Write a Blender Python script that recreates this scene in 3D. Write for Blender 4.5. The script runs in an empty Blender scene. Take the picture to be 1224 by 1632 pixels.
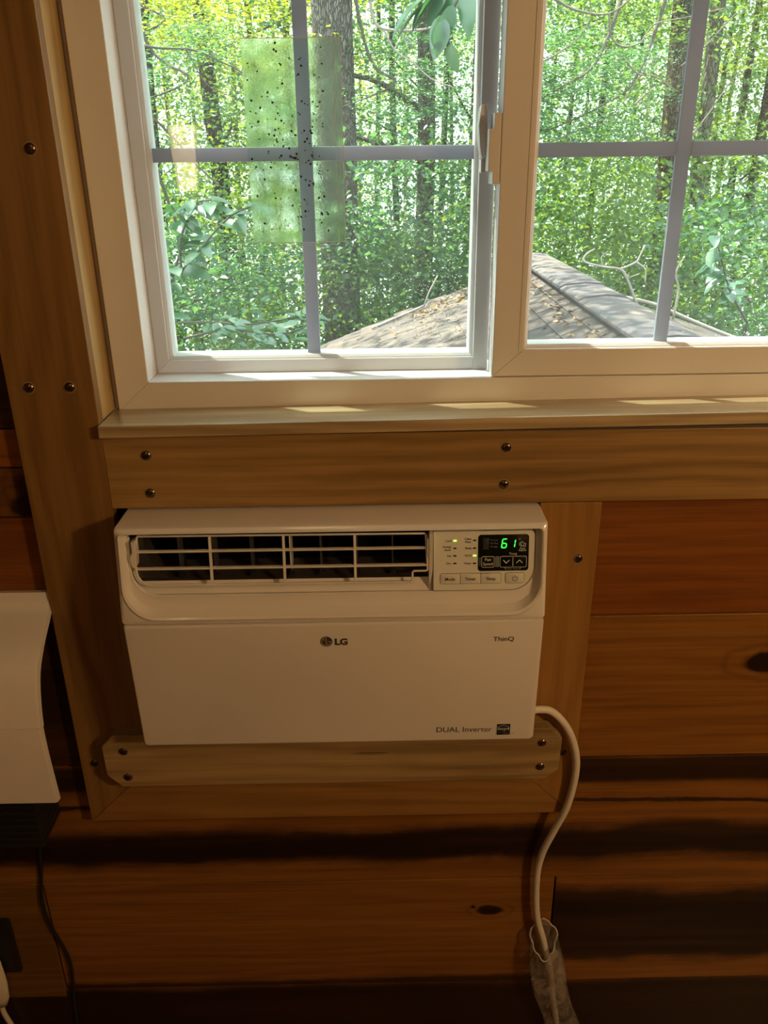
import bpy, bmesh, math, random
import numpy as np
from mathutils import Vector, Matrix

random.seed(7)
RNG = np.random.default_rng(11)
S = bpy.context.scene
COL = S.collection

# ------------------------------------------------------------------ camera
cam_d = bpy.data.cameras.new('camera')
cam = bpy.data.objects.new('camera', cam_d)
COL.objects.link(cam)
S.camera = cam
cam_d.sensor_fit = 'VERTICAL'
cam_d.sensor_height = 36.0
cam_d.lens = 1310.0 / 1632.0 * 36.0
cam_d.clip_start = 0.02
cam_d.clip_end = 400
def aim(yaw, pitch, roll, loc):
    cy, sy, cp, sp = math.cos(yaw), math.sin(yaw), math.cos(pitch), math.sin(pitch)
    f = Vector((sy*cp, cy*cp, -sp)); r = Vector((cy, -sy, 0)); d = f.cross(r)
    c, s = math.cos(roll), math.sin(roll)
    r, d = c*r + s*d, -s*r + c*d
    m = Matrix((r, -d, -f)).transposed().to_4x4()
    m.translation = loc
    cam.matrix_world = m
aim(math.radians(0.4951), math.radians(23.3108), math.radians(0.6672), (0, -1.10, 1.60))

# ------------------------------------------------------------------ sky, sun, exposure
w = bpy.data.worlds.new('sky')
S.world = w
w.use_nodes = True
bg = w.node_tree.nodes['Background']
bg.inputs[0].default_value = (0.86, 0.95, 1.0, 1)
bg.inputs[1].default_value = 3.9
sun_d = bpy.data.lights.new('sun', 'SUN')
sun_d.energy = 24.0
sun_d.color = (1.0, 0.93, 0.80)
sun_d.angle = math.radians(0.55)
sun = bpy.data.objects.new('sun', sun_d)
COL.objects.link(sun)
sun.location = (-6, 5, 12)
sun.rotation_euler = Vector((0.37, -0.236, -1.0)).to_track_quat('-Z', 'Y').to_euler()
S.view_settings.view_transform = 'Standard'
S.view_settings.look = 'None'
S.view_settings.gamma = 1.0
S.view_settings.use_curve_mapping = False
S.view_settings.exposure = 0.0
S.cycles.transparent_max_bounces = 40
S.cycles.max_bounces = 10
S.cycles.sample_clamp_indirect = 6.0
LAMP = (1.0, 0.68, 0.31)          # warm bulbs
LAMP_MAIN, LAMP_SIDE, LAMP_TOP = 102.0, 8.0, 9.0

# ------------------------------------------------------------------ helpers
def link_new(name, me, mat=None, parent=None):
    o = bpy.data.objects.new(name, me)
    COL.objects.link(o)
    if mat is not None and me is not None:
        for m in (mat if isinstance(mat, (list, tuple)) else [mat]):
            me.materials.append(m)
    if parent is not None:
        attach(o, parent)
    return o

def attach(o, parent):
    o.parent = parent
    o.matrix_parent_inverse = Matrix.Translation(-wloc(parent))

def wloc(o):
    v = Vector(o.location)
    return v if o.parent is None else v   # parts keep world coordinates (see matrix_parent_inverse)

def tag(o, label=None, cat=None, group=None, kind=None):
    if label: o['label'] = label
    if cat: o['category'] = cat
    if group: o['group'] = group
    if kind: o['kind'] = kind
    return o

def empty(name, loc, label, cat, group=None, kind=None):
    o = bpy.data.objects.new(name, None)
    o.empty_display_size = 0.05
    o.location = loc
    COL.objects.link(o)
    return tag(o, label, cat, group, kind)

class MB:
    """collects geometry in world coordinates for one mesh object"""
    def __init__(s): s.v, s.f, s.m = [], [], []
    def face(s, pts, m=0):
        n = len(s.v); s.v += [tuple(p) for p in pts]; s.f.append(tuple(range(n, n+len(pts)))); s.m.append(m)
    def grid(s, rows, closed=False, m=0, flip=False):
        n = len(s.v); k = len(rows[0])
        for r in rows: s.v += [tuple(p) for p in r]
        for i in range(len(rows)-1):
            for j in range(k if closed else k-1):
                a, b = n+i*k+j, n+i*k+(j+1) % k
                q = (a, b, b+k, a+k)
                s.f.append(q[::-1] if flip else q); s.m.append(m)
    def box(s, x0, x1, y0, y1, z0, z1, m=0):
        n = len(s.v)
        s.v += [(x, y, z) for z in (z0, z1) for y in (y0, y1) for x in (x0, x1)]
        for q in ((0,2,3,1),(4,5,7,6),(0,1,5,4),(2,6,7,3),(0,4,6,2),(1,3,7,5)):
            s.f.append(tuple(n+i for i in q)); s.m.append(m)
    def prism_y(s, poly, y0, y1, m=0):
        """polygon of (x,z) extruded from y0 (front) to y1"""
        n = len(s.v); k = len(poly)
        s.v += [(x, y0, z) for x, z in poly] + [(x, y1, z) for x, z in poly]
        s.f.append(tuple(n+i for i in range(k))); s.m.append(m)
        s.f.append(tuple(n+k+i for i in reversed(range(k)))); s.m.append(m)
        for i in range(k):
            j = (i+1) % k
            s.f.append((n+i, n+k+i, n+k+j, n+j)); s.m.append(m)
    def tube(s, pts, rad, seg=8, caps=True, m=0):
        pts = [Vector(p) for p in pts]
        n0 = len(s.v)
        t0 = (pts[1]-pts[0]).normalized()
        u = t0.orthogonal().normalized()
        for i, p in enumerate(pts):
            t = (pts[min(i+1, len(pts)-1)] - pts[max(i-1, 0)]).normalized()
            u = (u - t*u.dot(t)).normalized(); b = t.cross(u)
            r = rad[i] if isinstance(rad, (list, tuple)) else rad
            for k in range(seg):
                a = 2*math.pi*k/seg
                s.v.append(tuple(p + r*(math.cos(a)*u + math.sin(a)*b)))
        for i in range(len(pts)-1):
            for k in range(seg):
                a, b_ = n0+i*seg+k, n0+i*seg+(k+1) % seg
                s.f.append((a, b_, b_+seg, a+seg)); s.m.append(m)
        if caps:
            s.f.append(tuple(n0+k for k in reversed(range(seg)))); s.m.append(m)
            e = n0+(len(pts)-1)*seg
            s.f.append(tuple(e+k for k in range(seg))); s.m.append(m)
    def lathe_y(s, prof, c, seg=20, m=0):
        """prof: list of (radius, y offset) about an axis along y through c"""
        n = len(s.v)
        for r, dy in prof:
            for k in range(seg):
                a = 2*math.pi*k/seg
                s.v.append((c[0]+r*math.cos(a), c[1]+dy, c[2]+r*math.sin(a)))
        for i in range(len(prof)-1):
            for k in range(seg):
                a, b = n+i*seg+k, n+i*seg+(k+1) % seg
                s.f.append((a, b, b+seg, a+seg)); s.m.append(m)
        e = n+(len(prof)-1)*seg
        s.f.append(tuple(e+k for k in range(seg))); s.m.append(m)
    def lathe_z(s, prof, c, seg=24, m=0):
        rows = [[(c[0]+r*math.cos(2*math.pi*k/seg), c[1]+r*math.sin(2*math.pi*k/seg), c[2]+dz) for k in range(seg)] for r, dz in prof]
        s.grid(rows, closed=True, m=m)
    def mesh(s, name, smooth=False):
        me = bpy.data.meshes.new(name)
        me.from_pydata(s.v, [], s.f)
        me.polygons.foreach_set('material_index', s.m)
        if smooth: me.polygons.foreach_set('use_smooth', [True]*len(me.polygons))
        bm = bmesh.new(); bm.from_mesh(me)
        bmesh.ops.remove_doubles(bm, verts=bm.verts, dist=1e-6)
        bmesh.ops.recalc_face_normals(bm, faces=bm.faces)
        bm.to_mesh(me); bm.free()
        return me
    def build(s, name, mat, parent=None, smooth=False, bevel=0.0, seg=2, auto=None):
        o = link_new(name, s.mesh(name, smooth), mat, parent)
        if bevel:
            b = o.modifiers.new('bevel', 'BEVEL'); b.width = bevel; b.segments = seg
            b.limit_method = 'ANGLE'; b.angle_limit = math.radians(40)
        if auto:
            for p in o.data.polygons: p.use_smooth = True
            set_sharp(o.data, auto)
        return o

def set_sharp(me, deg):
    bm = bmesh.new(); bm.from_mesh(me)
    for e in bm.edges:
        if len(e.link_faces) == 2 and e.calc_face_angle(0) > math.radians(deg): e.smooth = False
    bm.to_mesh(me); bm.free()

def smooth_path(pts, n=8):
    """Catmull-Rom through points"""
    P = [Vector(p) for p in pts]
    P = [2*P[0]-P[1]] + P + [2*P[-1]-P[-2]]
    out = []
    for i in range(1, len(P)-2):
        a, b, c, d = P[i-1], P[i], P[i+1], P[i+2]
        for k in range(n):
            t = k/n
            out.append(0.5*((2*b) + (c-a)*t + (2*a-5*b+4*c-d)*t*t + (-a+3*b-3*c+d)*t**3))
    out.append(P[-2])
    return out

# ------------------------------------------------------------------ materials
def new_mat(name):
    m = bpy.data.materials.new(name); m.use_nodes = True
    nt = m.node_tree
    return m, nt, nt.nodes['Principled BSDF'], nt.nodes['Material Output']

def nmath(nt, op, a, b=None, clamp=False):
    n = nt.nodes.new('ShaderNodeMath'); n.operation = op; n.use_clamp = clamp
    for i, v in enumerate((a, b)):
        if v is None: continue
        if isinstance(v, (int, float)): n.inputs[i].default_value = v
        else: nt.links.new(v, n.inputs[i])
    return n.outputs[0]

def nmix(nt, fac, a, b, mode='MIX'):
    n = nt.nodes.new('ShaderNodeMix'); n.data_type = 'RGBA'; n.blend_type = mode
    for idx, v in ((0, fac), (6, a), (7, b)):
        if isinstance(v, (int, float)): n.inputs[idx].default_value = v
        elif isinstance(v, tuple): n.inputs[idx].default_value = (*v, 1)
        else: nt.links.new(v, n.inputs[idx])
    return n.outputs[2]

def nnoise(nt, vec, scale, detail=4, rough=0.55, dist=0.0):
    n = nt.nodes.new('ShaderNodeTexNoise')
    n.inputs['Scale'].default_value = scale; n.inputs['Detail'].default_value = detail
    n.inputs['Roughness'].default_value = rough; n.inputs['Distortion'].default_value = dist
    if vec is not None: nt.links.new(vec, n.inputs['Vector'])
    return n.outputs[0]

def nmap(nt, vec, loc=(0,0,0), scale=(1,1,1), rot=(0,0,0)):
    n = nt.nodes.new('ShaderNodeMapping')
    n.inputs['Location'].default_value = loc; n.inputs['Scale'].default_value = scale; n.inputs['Rotation'].default_value = rot
    nt.links.new(vec, n.inputs['Vector'])
    return n.outputs[0]

def nrange(nt, v, a, b, c=0.0, d=1.0, smooth=True):
    n = nt.nodes.new('ShaderNodeMapRange')
    if smooth: n.interpolation_type = 'SMOOTHSTEP'
    for i, x in zip((1, 2, 3, 4), (a, b, c, d)): n.inputs[i].default_value = x
    nt.links.new(v, n.inputs[0])
    return n.outputs[0]

def nbump(nt, h, strength, dist=0.001):
    n = nt.nodes.new('ShaderNodeBump'); n.inputs['Strength'].default_value = strength; n.inputs['Distance'].default_value = dist
    nt.links.new(h, n.inputs['Height'])
    return n.outputs[0]

def plain(name, col, rough=0.5, metal=0.0, spec=0.5, bump=None, coat=0.0):
    m, nt, p, o = new_mat(name)
    tc = nt.nodes.new('ShaderNodeTexCoord').outputs['Object']
    var = nnoise(nt, tc, 3.0, 3)
    nt.links.new(nmix(nt, nrange(nt, var, 0.3, 0.7, 0, 1), tuple(c*0.95 for c in col), tuple(min(1, c*1.03) for c in col)), p.inputs['Base Color'])
    p.inputs['Roughness'].default_value = rough; p.inputs['Metallic'].default_value = metal
    p.inputs['Specular IOR Level'].default_value = spec; p.inputs['Coat Weight'].default_value = coat
    if bump:
        nt.links.new(nbump(nt, nnoise(nt, tc, bump[0], 2), bump[1], 0.0005), p.inputs['Normal'])
    return m

def glow(name, col, strength):
    m, nt, p, o = new_mat(name)
    p.inputs['Base Color'].default_value = (*col, 1)
    p.inputs['Emission Color'].default_value = (*col, 1)
    p.inputs['Emission Strength'].default_value = strength
    return m

def wood(name, dark, mid, light, axis='x', seed=0.0, streaks=(), knots=(), rough=0.38, contrast=1.0, fine=0.25, coat=0.15, coat_rough=0.35, streak_col=(0.012, 0.006, 0.003)):
    """grain along axis; streaks: (z, half width, soft, strength, wobble); knots: (x, z, rx, rz, strength)"""
    m, nt, p, o = new_mat(name)
    tc = nt.nodes.new('ShaderNodeTexCoord').outputs['Object']
    sc = {'x': (0.7, 13, 13), 'z': (13, 13, 0.7)}[axis]
    sf = {'x': (3.5, 190, 190), 'z': (190, 190, 3.5)}[axis]
    v = nmap(nt, tc, (seed*3.7, seed*1.3, seed*2.1), sc)
    n1 = nnoise(nt, v, 1.5, 8, 0.62, 0.5)
    n0 = nnoise(nt, nmap(nt, tc, (seed*1.1, seed*0.3, seed*0.7), {'x': (1.2, 4, 4), 'z': (4, 4, 1.2)}[axis]), 1.3, 3, 0.5, 0.6)
    n2 = nnoise(nt, nmap(nt, tc, (seed, 0, seed), sf), 1.0, 3, 0.6)
    wv = nt.nodes.new('ShaderNodeTexWave'); wv.wave_type = 'BANDS'; wv.bands_direction = 'Z' if axis == 'x' else 'X'
    wv.inputs['Scale'].default_value = 11.0; wv.inputs['Distortion'].default_value = 22.0; wv.inputs['Detail'].default_value = 4; wv.inputs['Detail Scale'].default_value = 0.55
    nt.links.new(nmap(nt, tc, (seed*2.3, 0, seed*1.9), {'x': (0.16, 1, 1), 'z': (1, 1, 0.16)}[axis]), wv.inputs['Vector'])
    mixv = nmath(nt, 'ADD', nmath(nt, 'ADD', nmath(nt, 'MULTIPLY', n1, 0.30), nmath(nt, 'MULTIPLY', n0, 0.56)), nmath(nt, 'MULTIPLY', wv.outputs['Fac'], 0.14))
    r = nt.nodes.new('ShaderNodeValToRGB')
    e = r.color_ramp.elements
    e[0].position = 0.5-0.17/contrast; e[0].color = (*dark, 1)
    e[1].position = 0.5+0.17/contrast; e[1].color = (*light, 1)
    x = e.new(0.5); x.color = (*mid, 1)
    nt.links.new(mixv, r.inputs[0])
    col = nmix(nt, nmath(nt, 'MULTIPLY', nrange(nt, n2, 0.42, 0.72, 0, 1), fine), r.outputs[0], tuple(c*0.45 for c in dark))
    if streaks or knots:
        sx = nt.nodes.new('ShaderNodeSeparateXYZ'); nt.links.new(tc, sx.inputs[0])
        X, Z = sx.outputs[0], sx.outputs[2]
        if axis == 'z': X, Z = Z, X
        for i, (zc, hw, soft, st, wob) in enumerate(streaks):
            wn = nnoise(nt, nmap(nt, tc, (i*5.1+seed, 0, seed), {'x': (1.7, 1, 2.5), 'z': (2.5, 1, 1.7)}[axis]), 1.5, 5, 0.62)
            wf = nnoise(nt, nmap(nt, tc, (i*2.7+seed, 0, seed), {'x': (9, 1, 34), 'z': (34, 1, 9)}[axis]), 1.0, 6, 0.7)
            wsum = nmath(nt, 'ADD', nmath(nt, 'MULTIPLY', nmath(nt, 'SUBTRACT', wn, 0.5), wob*1.3), nmath(nt, 'MULTIPLY', nmath(nt, 'SUBTRACT', wf, 0.5), wob*0.55))
            d = nmath(nt, 'ABSOLUTE', nmath(nt, 'SUBTRACT', nmath(nt, 'ADD', Z, wsum), zc))
            k = nrange(nt, d, hw, hw+soft, st, 0.0)
            k = nmath(nt, 'MULTIPLY', k, nrange(nt, n1, 0.25, 0.6, 0.82, 1.0))
            col = nmix(nt, k, col, streak_col)
        for (kx, kz, rx, rz, st) in knots:
            wn = nmath(nt, 'MULTIPLY', nmath(nt, 'SUBTRACT', nnoise(nt, tc, 28, 3), 0.5), 0.9)
            dx = nmath(nt, 'DIVIDE', nmath(nt, 'SUBTRACT', X, kx), rx); dz = nmath(nt, 'DIVIDE', nmath(nt, 'SUBTRACT', Z, kz), rz)
            d = nmath(nt, 'ADD', nmath(nt, 'SQRT', nmath(nt, 'ADD', nmath(nt, 'MULTIPLY', dx, dx), nmath(nt, 'MULTIPLY', dz, dz))), wn)
            col = nmix(nt, nrange(nt, d, 0.75, 1.25, st, 0.0), col, (0.016, 0.007, 0.003))
            ring = nrange(nt, nmath(nt, 'ABSOLUTE', nmath(nt, 'SUBTRACT', d, 1.7)), 0.0, 0.3, 0.35*st, 0.0)
            col = nmix(nt, ring, col, tuple(c*0.5 for c in dark))
    nt.links.new(col, p.inputs['Base Color'])
    p.inputs['Roughness'].default_value = rough
    p.inputs['Specular IOR Level'].default_value = 0.35
    p.inputs['Coat Weight'].default_value = coat; p.inputs['Coat Roughness'].default_value = coat_rough
    nt.links.new(nbump(nt, nmath(nt, 'ADD', n2, nmath(nt, 'MULTIPLY', n1, 0.6)), 0.18, 0.0008), p.inputs['Normal'])
    return m

def glass_mat(name, tint=(0.955, 0.988, 0.975), refl=0.024, dust=0.006):
    m, nt, p, o = new_mat(name)
    nt.nodes.remove(p)
    tr = nt.nodes.new('ShaderNodeBsdfTransparent'); tr.inputs[0].default_value = (*tint, 1)
    gl = nt.nodes.new('ShaderNodeBsdfGlossy'); gl.inputs['Roughness'].default_value = 0.0
    lw = nt.nodes.new('ShaderNodeLayerWeight'); lw.inputs[0].default_value = 0.5
    fac = nmath(nt, 'ADD', nmath(nt, 'MULTIPLY', nmath(nt, 'POWER', lw.outputs['Facing'], 5.0), 0.9), refl, True)
    mx = nt.nodes.new('ShaderNodeMixShader')
    nt.links.new(fac, mx.inputs[0]); nt.links.new(tr.outputs[0], mx.inputs[1]); nt.links.new(gl.outputs[0], mx.inputs[2])
    tl = nt.nodes.new('ShaderNodeBsdfTranslucent'); tl.inputs[0].default_value = (0.9, 0.95, 0.92, 1)
    tc = nt.nodes.new('ShaderNodeTexCoord').outputs['Object']
    m2 = nt.nodes.new('ShaderNodeMixShader'); nt.links.new(nrange(nt, nnoise(nt, tc, 4.0, 4), 0.3, 0.75, dust*0.6, dust*1.6), m2.inputs[0])
    nt.links.new(mx.outputs[0], m2.inputs[1]); nt.links.new(tl.outputs[0], m2.inputs[2])
    nt.links.new(m2.outputs[0], o.inputs[0])
    return m

def leaf_mat(name, cols, trans, glossy=0.35, tfac=0.5):
    """cols: dark, mid, light reflectance of the blade; trans: colour of light passing through"""
    m, nt, p, o = new_mat(name)
    nt.nodes.remove(p)
    rnd = nt.nodes.new('ShaderNodeNewGeometry').outputs['Random Per Island']
    r = nt.nodes.new('ShaderNodeValToRGB'); e = r.color_ramp.elements
    e[0].color = (*cols[0], 1); e[1].color = (*cols[2], 1); e.new(0.55).color = (*cols[1], 1)
    nt.links.new(rnd, r.inputs[0])
    d = nt.nodes.new('ShaderNodeBsdfDiffuse'); nt.links.new(r.outputs[0], d.inputs[0])
    t = nt.nodes.new('ShaderNodeBsdfTranslucent')
    nt.links.new(nmix(nt, rnd, trans, tuple(c*0.6 for c in trans)), t.inputs[0])
    g = nt.nodes.new('ShaderNodeBsdfGlossy'); g.inputs['Roughness'].default_value = 0.35
    m1 = nt.nodes.new('ShaderNodeMixShader'); m1.inputs[0].default_value = tfac
    nt.links.new(d.outputs[0], m1.inputs[1]); nt.links.new(t.outputs[0], m1.inputs[2])
    m2 = nt.nodes.new('ShaderNodeMixShader'); m2.inputs[0].default_value = 0.06*glossy/0.35
    nt.links.new(m1.outputs[0], m2.inputs[1]); nt.links.new(g.outputs[0], m2.inputs[2])
    nt.links.new(m2.outputs[0], o.inputs[0])
    return m

def bark_mat(name, a, b, scale=14):
    m, nt, p, o = new_mat(name)
    tc = nt.nodes.new('ShaderNodeTexCoord').outputs['Object']
    v = nt.nodes.new('ShaderNodeTexVoronoi'); v.feature = 'DISTANCE_TO_EDGE'; v.inputs['Scale'].default_value = scale
    wob = nt.nodes.new('ShaderNodeVectorMath'); wob.operation = 'ADD'
    nz = nt.nodes.new('ShaderNodeTexNoise'); nz.inputs['Scale'].default_value = 5
    nt.links.new(tc, nz.inputs['Vector'])
    sc = nt.nodes.new('ShaderNodeVectorMath'); sc.operation = 'SCALE'; sc.inputs['Scale'].default_value = 0.12
    nt.links.new(nz.outputs['Color'], sc.inputs[0])
    nt.links.new(tc, wob.inputs[0]); nt.links.new(sc.outputs[0], wob.inputs[1])
    nt.links.new(nmap(nt, wob.outputs[0], (0,0,0), (1.9, 1.9, 0.32)), v.inputs['Vector'])
    h = nrange(nt, v.outputs['Distance'], 0.0, 0.22)
    n = nnoise(nt, tc, 30, 4)
    nt.links.new(nmix(nt, nmath(nt, 'MULTIPLY', h, nrange(nt, n, 0.2, 0.8, 0.5, 1.0)), a, b), p.inputs['Base Color'])
    p.inputs['Roughness'].default_value = 0.95; p.inputs['Specular IOR Level'].default_value = 0.1
    nt.links.new(nbump(nt, nmath(nt, 'ADD', h, nmath(nt, 'MULTIPLY', n, 0.4)), 0.9, 0.02), p.inputs['Normal'])
    return m

VINYL = plain('vinyl', (0.74, 0.73, 0.71), 0.38)
AC_WHITE = plain('ac_plastic', (0.76, 0.74, 0.71), 0.24, bump=(900, 0.02), coat=0.25)
PANEL_P = plain('control_panel_plastic', (0.70, 0.72, 0.66), 0.42)
COVER_W = plain('cover_plastic', (0.66, 0.63, 0.60), 0.42)
BLACK_P = plain('black_plastic', (0.012, 0.012, 0.013), 0.42)
DISPLAY = plain('display_black', (0.006, 0.010, 0.008), 0.12, spec=0.4)
INK = plain('dark_ink', (0.045, 0.030, 0.018), 0.6)
INK_W = plain('white_print', (0.72, 0.74, 0.68), 0.6)
INK_G = plain('grey_print', (0.20, 0.23, 0.19), 0.6)
LOGO = plain('logo_grey', (0.060, 0.042, 0.028), 0.45)
GREY_P = plain('fin_grey', (0.05, 0.05, 0.052), 0.5)
CAVITY = plain('cavity_black', (0.0025, 0.0025, 0.003), 0.8, spec=0.1)
GUIDE = plain('air_guide_dark', (0.035, 0.03, 0.028), 0.35)
LED_ON = glow('led_green', (0.30, 1.0, 0.06), 3.0)
SEG_ON = glow('segment_green', (0.03, 1.0, 0.06), 2.2)
CORD_W = plain('cord_vinyl', (0.70, 0.66, 0.57), 0.45)
SCREW_D = plain('screw_bronze', (0.17, 0.12, 0.08), 0.22, metal=0.9)
SCREW_R = plain('countersink_wood', (0.30, 0.21, 0.11), 0.5)
DARK_GAP = plain('gap_dark', (0.02, 0.013, 0.008), 0.9)
GLASS = glass_mat('window_glass')
STEEL = plain('lamp_metal', (0.05, 0.045, 0.04), 0.4, metal=0.8)

# boards: poplar trim with an amber finish
TRIM_V = wood('casing_wood', (0.16, 0.082, 0.024), (0.25, 0.135, 0.042), (0.31, 0.175, 0.060), 'z', 1.0, fine=0.2, contrast=0.85)
TRIM_R = wood('casing_wood_amber', (0.23, 0.112, 0.028), (0.31, 0.155, 0.040), (0.37, 0.195, 0.058), 'z', 4.2, fine=0.18, contrast=0.8)
TRIM_A = wood('apron_wood', (0.19, 0.108, 0.036), (0.32, 0.190, 0.068), (0.39, 0.240, 0.092), 'x', 2.4, fine=0.28, contrast=1.0)
TRIM_B = wood('bottom_trim_wood', (0.20, 0.098, 0.026), (0.29, 0.150, 0.042), (0.35, 0.190, 0.058), 'x', 6.1, fine=0.2)
SILL_W = wood('sill_wood', (0.34, 0.245, 0.130), (0.47, 0.365, 0.205), (0.60, 0.49, 0.30), 'x', 8.3, fine=0.35, contrast=1.2, rough=0.3, coat=1.0, coat_rough=0.13)
JAMB_W = wood('jamb_wood', (0.36, 0.235, 0.090), (0.50, 0.345, 0.145), (0.56, 0.40, 0.18), 'z', 3.3, fine=0.15)
CLEAT_W = wood('cleat_wood', (0.25, 0.165, 0.070), (0.36, 0.250, 0.115), (0.44, 0.315, 0.155), 'x', 5.5, fine=0.35, contrast=1.15,
               knots=((-0.02, 0.708, 0.030, 0.003, 0.5),))

# ------------------------------------------------------------------ room shell
FLOOR_Z, CEIL_Z = -0.25, 2.30
RX0, RX1, RY0 = -1.75, 1.95, -2.75
WY = 0.019                       # face of the wall planks; casing face is y = 0
m = MB(); m.box(RX0-0.1, RX1+0.1, RY0-0.1, 0.20, FLOOR_Z-0.08, FLOOR_Z)
tag(m.build('floor', wood('floor_wood', (0.10, 0.05, 0.02), (0.16, 0.08, 0.03), (0.20, 0.11, 0.045), 'x', 9.9)), 'dark wooden floor of the cabin room', kind='structure')
m = MB(); m.box(RX0-0.1, RX1+0.1, RY0-0.1, 0.20, CEIL_Z, CEIL_Z+0.08)
tag(m.build('ceiling', wood('ceiling_wood', (0.18, 0.09, 0.03), (0.26, 0.14, 0.05), (0.32, 0.18, 0.07), 'x', 7.7)), 'wooden ceiling of the cabin room', kind='structure')
SIDE_W = wood('side_wall_wood', (0.12, 0.045, 0.012), (0.20, 0.08, 0.022), (0.26, 0.11, 0.032), 'x', 1.7)
for nm, b in (('wall_left', (RX0-0.1, RX0, RY0, 0.20)), ('wall_right', (RX1, RX1+0.1, RY0, 0.20)), ('wall_front', (RX0-0.1, RX1+0.1, RY0-0.1, RY0))):
    m = MB(); m.box(*b, FLOOR_Z, CEIL_Z)
    tag(m.build(nm, SIDE_W), 'brown wooden wall of the cabin room', kind='structure')

# window opening and air conditioner opening in the wall
WX0, WX1, WZ0, WZ1 = -0.384, 0.765, 1.250, 1.955
AX0, AX1, AZ0, AZ1 = -0.384, 0.2375, 0.670, 1.137
m = MB()
Y0, Y1 = WY+0.016, 0.165
m.box(RX0, WX0-0.02, Y0, Y1, FLOOR_Z, CEIL_Z)
m.box(WX1+0.02, RX1, Y0, Y1, FLOOR_Z, CEIL_Z)
m.box(WX0-0.02, WX1+0.02, Y0, Y1, WZ1+0.02, CEIL_Z)
m.box(WX0-0.02, WX1+0.02, Y0, Y1, AZ1, WZ0-0.005)
m.box(AX1+0.005, WX1+0.02, Y0, Y1, FLOOR_Z, AZ1)
m.box(WX0-0.02, AX1+0.005, Y0, Y1, FLOOR_Z, AZ0-0.005)
for b in ((WX0-0.02, -0.353, AZ0-0.005, AZ1), (0.227, AX1+0.006, AZ0-0.005, AZ1), (-0.353, 0.227, 1.1285, AZ1), (-0.353, 0.227, AZ0-0.005, 0.753)):
    m.box(b[0], b[1], 0.10, Y1, b[2], b[3])
wall_back = tag(m.build('wall_back', plain('wall_sheathing', (0.05, 0.03, 0.015), 0.9)), 'plank wall of the cabin with the window and air conditioner', kind='structure')

# horizontal planks: x0, x1, z0, z1, palette, streaks, knots
PAL = {
 'red':   ((0.155, 0.046, 0.009), (0.225, 0.074, 0.014), (0.27, 0.098, 0.020)),
 'amber': ((0.17, 0.066, 0.012), (0.25, 0.105, 0.020), (0.31, 0.138, 0.030)),
 'dark':  ((0.030, 0.014, 0.006), (0.055, 0.024, 0.009), (0.085, 0.036, 0.012)),
 'brown': ((0.09, 0.035, 0.009), (0.14, 0.056, 0.014), (0.18, 0.076, 0.020)),
 'olive': ((0.13, 0.062, 0.013), (0.18, 0.090, 0.020), (0.22, 0.115, 0.028)),
}
LX, RXX = RX0+0.002, RX1-0.002
planks = [
 # left of the window casing
 (LX, -0.44, 2.00, CEIL_Z, 'brown', (), ()), (LX, -0.44, 1.75, 2.00, 'red', (), ()), (LX, -0.44, 1.50, 1.75, 'amber', (), ()),
 (LX, -0.44, 1.254, 1.50, 'dark', (), ()), (LX, -0.44, 1.1955, 1.254, 'red', (), ()),
 (LX, -0.44, 1.1176, 1.1955, 'brown', (), ((-0.512, 1.133, 0.030, 0.020, 1.0), (-0.500, 1.160, 0.025, 0.025, 0.85))),
 (LX, -0.44, 0.935, 1.1176, 'red', (), ()), (LX, -0.44, 0.656, 0.935, 'dark', ((0.80, 0.03, 0.05, 0.6, 0.1),), ()),
 # right of the window and the air conditioner casing
 (0.70, RXX, 2.05, CEIL_Z, 'brown', (), ()), (0.82, RXX, 1.77, 2.05, 'red', (), ()), (0.82, RXX, 1.49, 1.77, 'amber', (), ()), (0.82, RXX, 1.21, 1.49, 'brown', (), ()),
 (0.29, RXX, 0.935, 1.21, 'red', (), ()),
 (0.29, RXX, 0.656, 0.935, 'amber', (), ((0.628, 0.842, 0.040, 0.020, 1.0),)),
 # below
 (LX, RXX, 0.381, 0.656, 'amber', ((0.628, 0.020, 0.016, 0.95, 0.02), (0.466, 0.022, 0.034, 1.0, 0.06), (0.560, 0.0022, 0.004, 0.9, 0.03)), ()),
 (LX, -0.625, 0.085, 0.381, 'olive', (), ()),
 (-0.622, 0.3165, 0.107, 0.381, 'amber', ((0.100, 0.018, 0.012, 0.9, 0.03),), ((0.200, 0.300, 0.024, 0.012, 1.0), (0.168, 0.309, 0.004, 0.004, 1.0))),
 (0.3195, RXX, 0.107, 0.381, 'amber', ((0.255, 0.075, 0.035, 1.0, 0.07),), ()),
 (LX, RXX, -0.17, 0.107, 'brown', ((0.02, 0.070, 0.03, 0.95, 0.04),), ()),
 (LX, RXX, FLOOR_Z, -0.17, 'dark', (), ()),
 # above the window
 (-0.50, 0.90, 2.05, CEIL_Z, 'red', (), ()),
]
for i, (x0, x1, z0, z1, pal, st, kn) in enumerate(planks):
    g = 0.0012
    m = MB(); m.box(x0, x1, WY + RNG.uniform(0, 0.0012), Y0+0.001, z0+g, z1-g)
    m.build('plank', wood('plank_wood', *PAL[pal], 'x', 10.3+i*1.37, st, kn, rough=0.36, fine=0.38, contrast=0.82), wall_back, bevel=0.0012)

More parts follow.
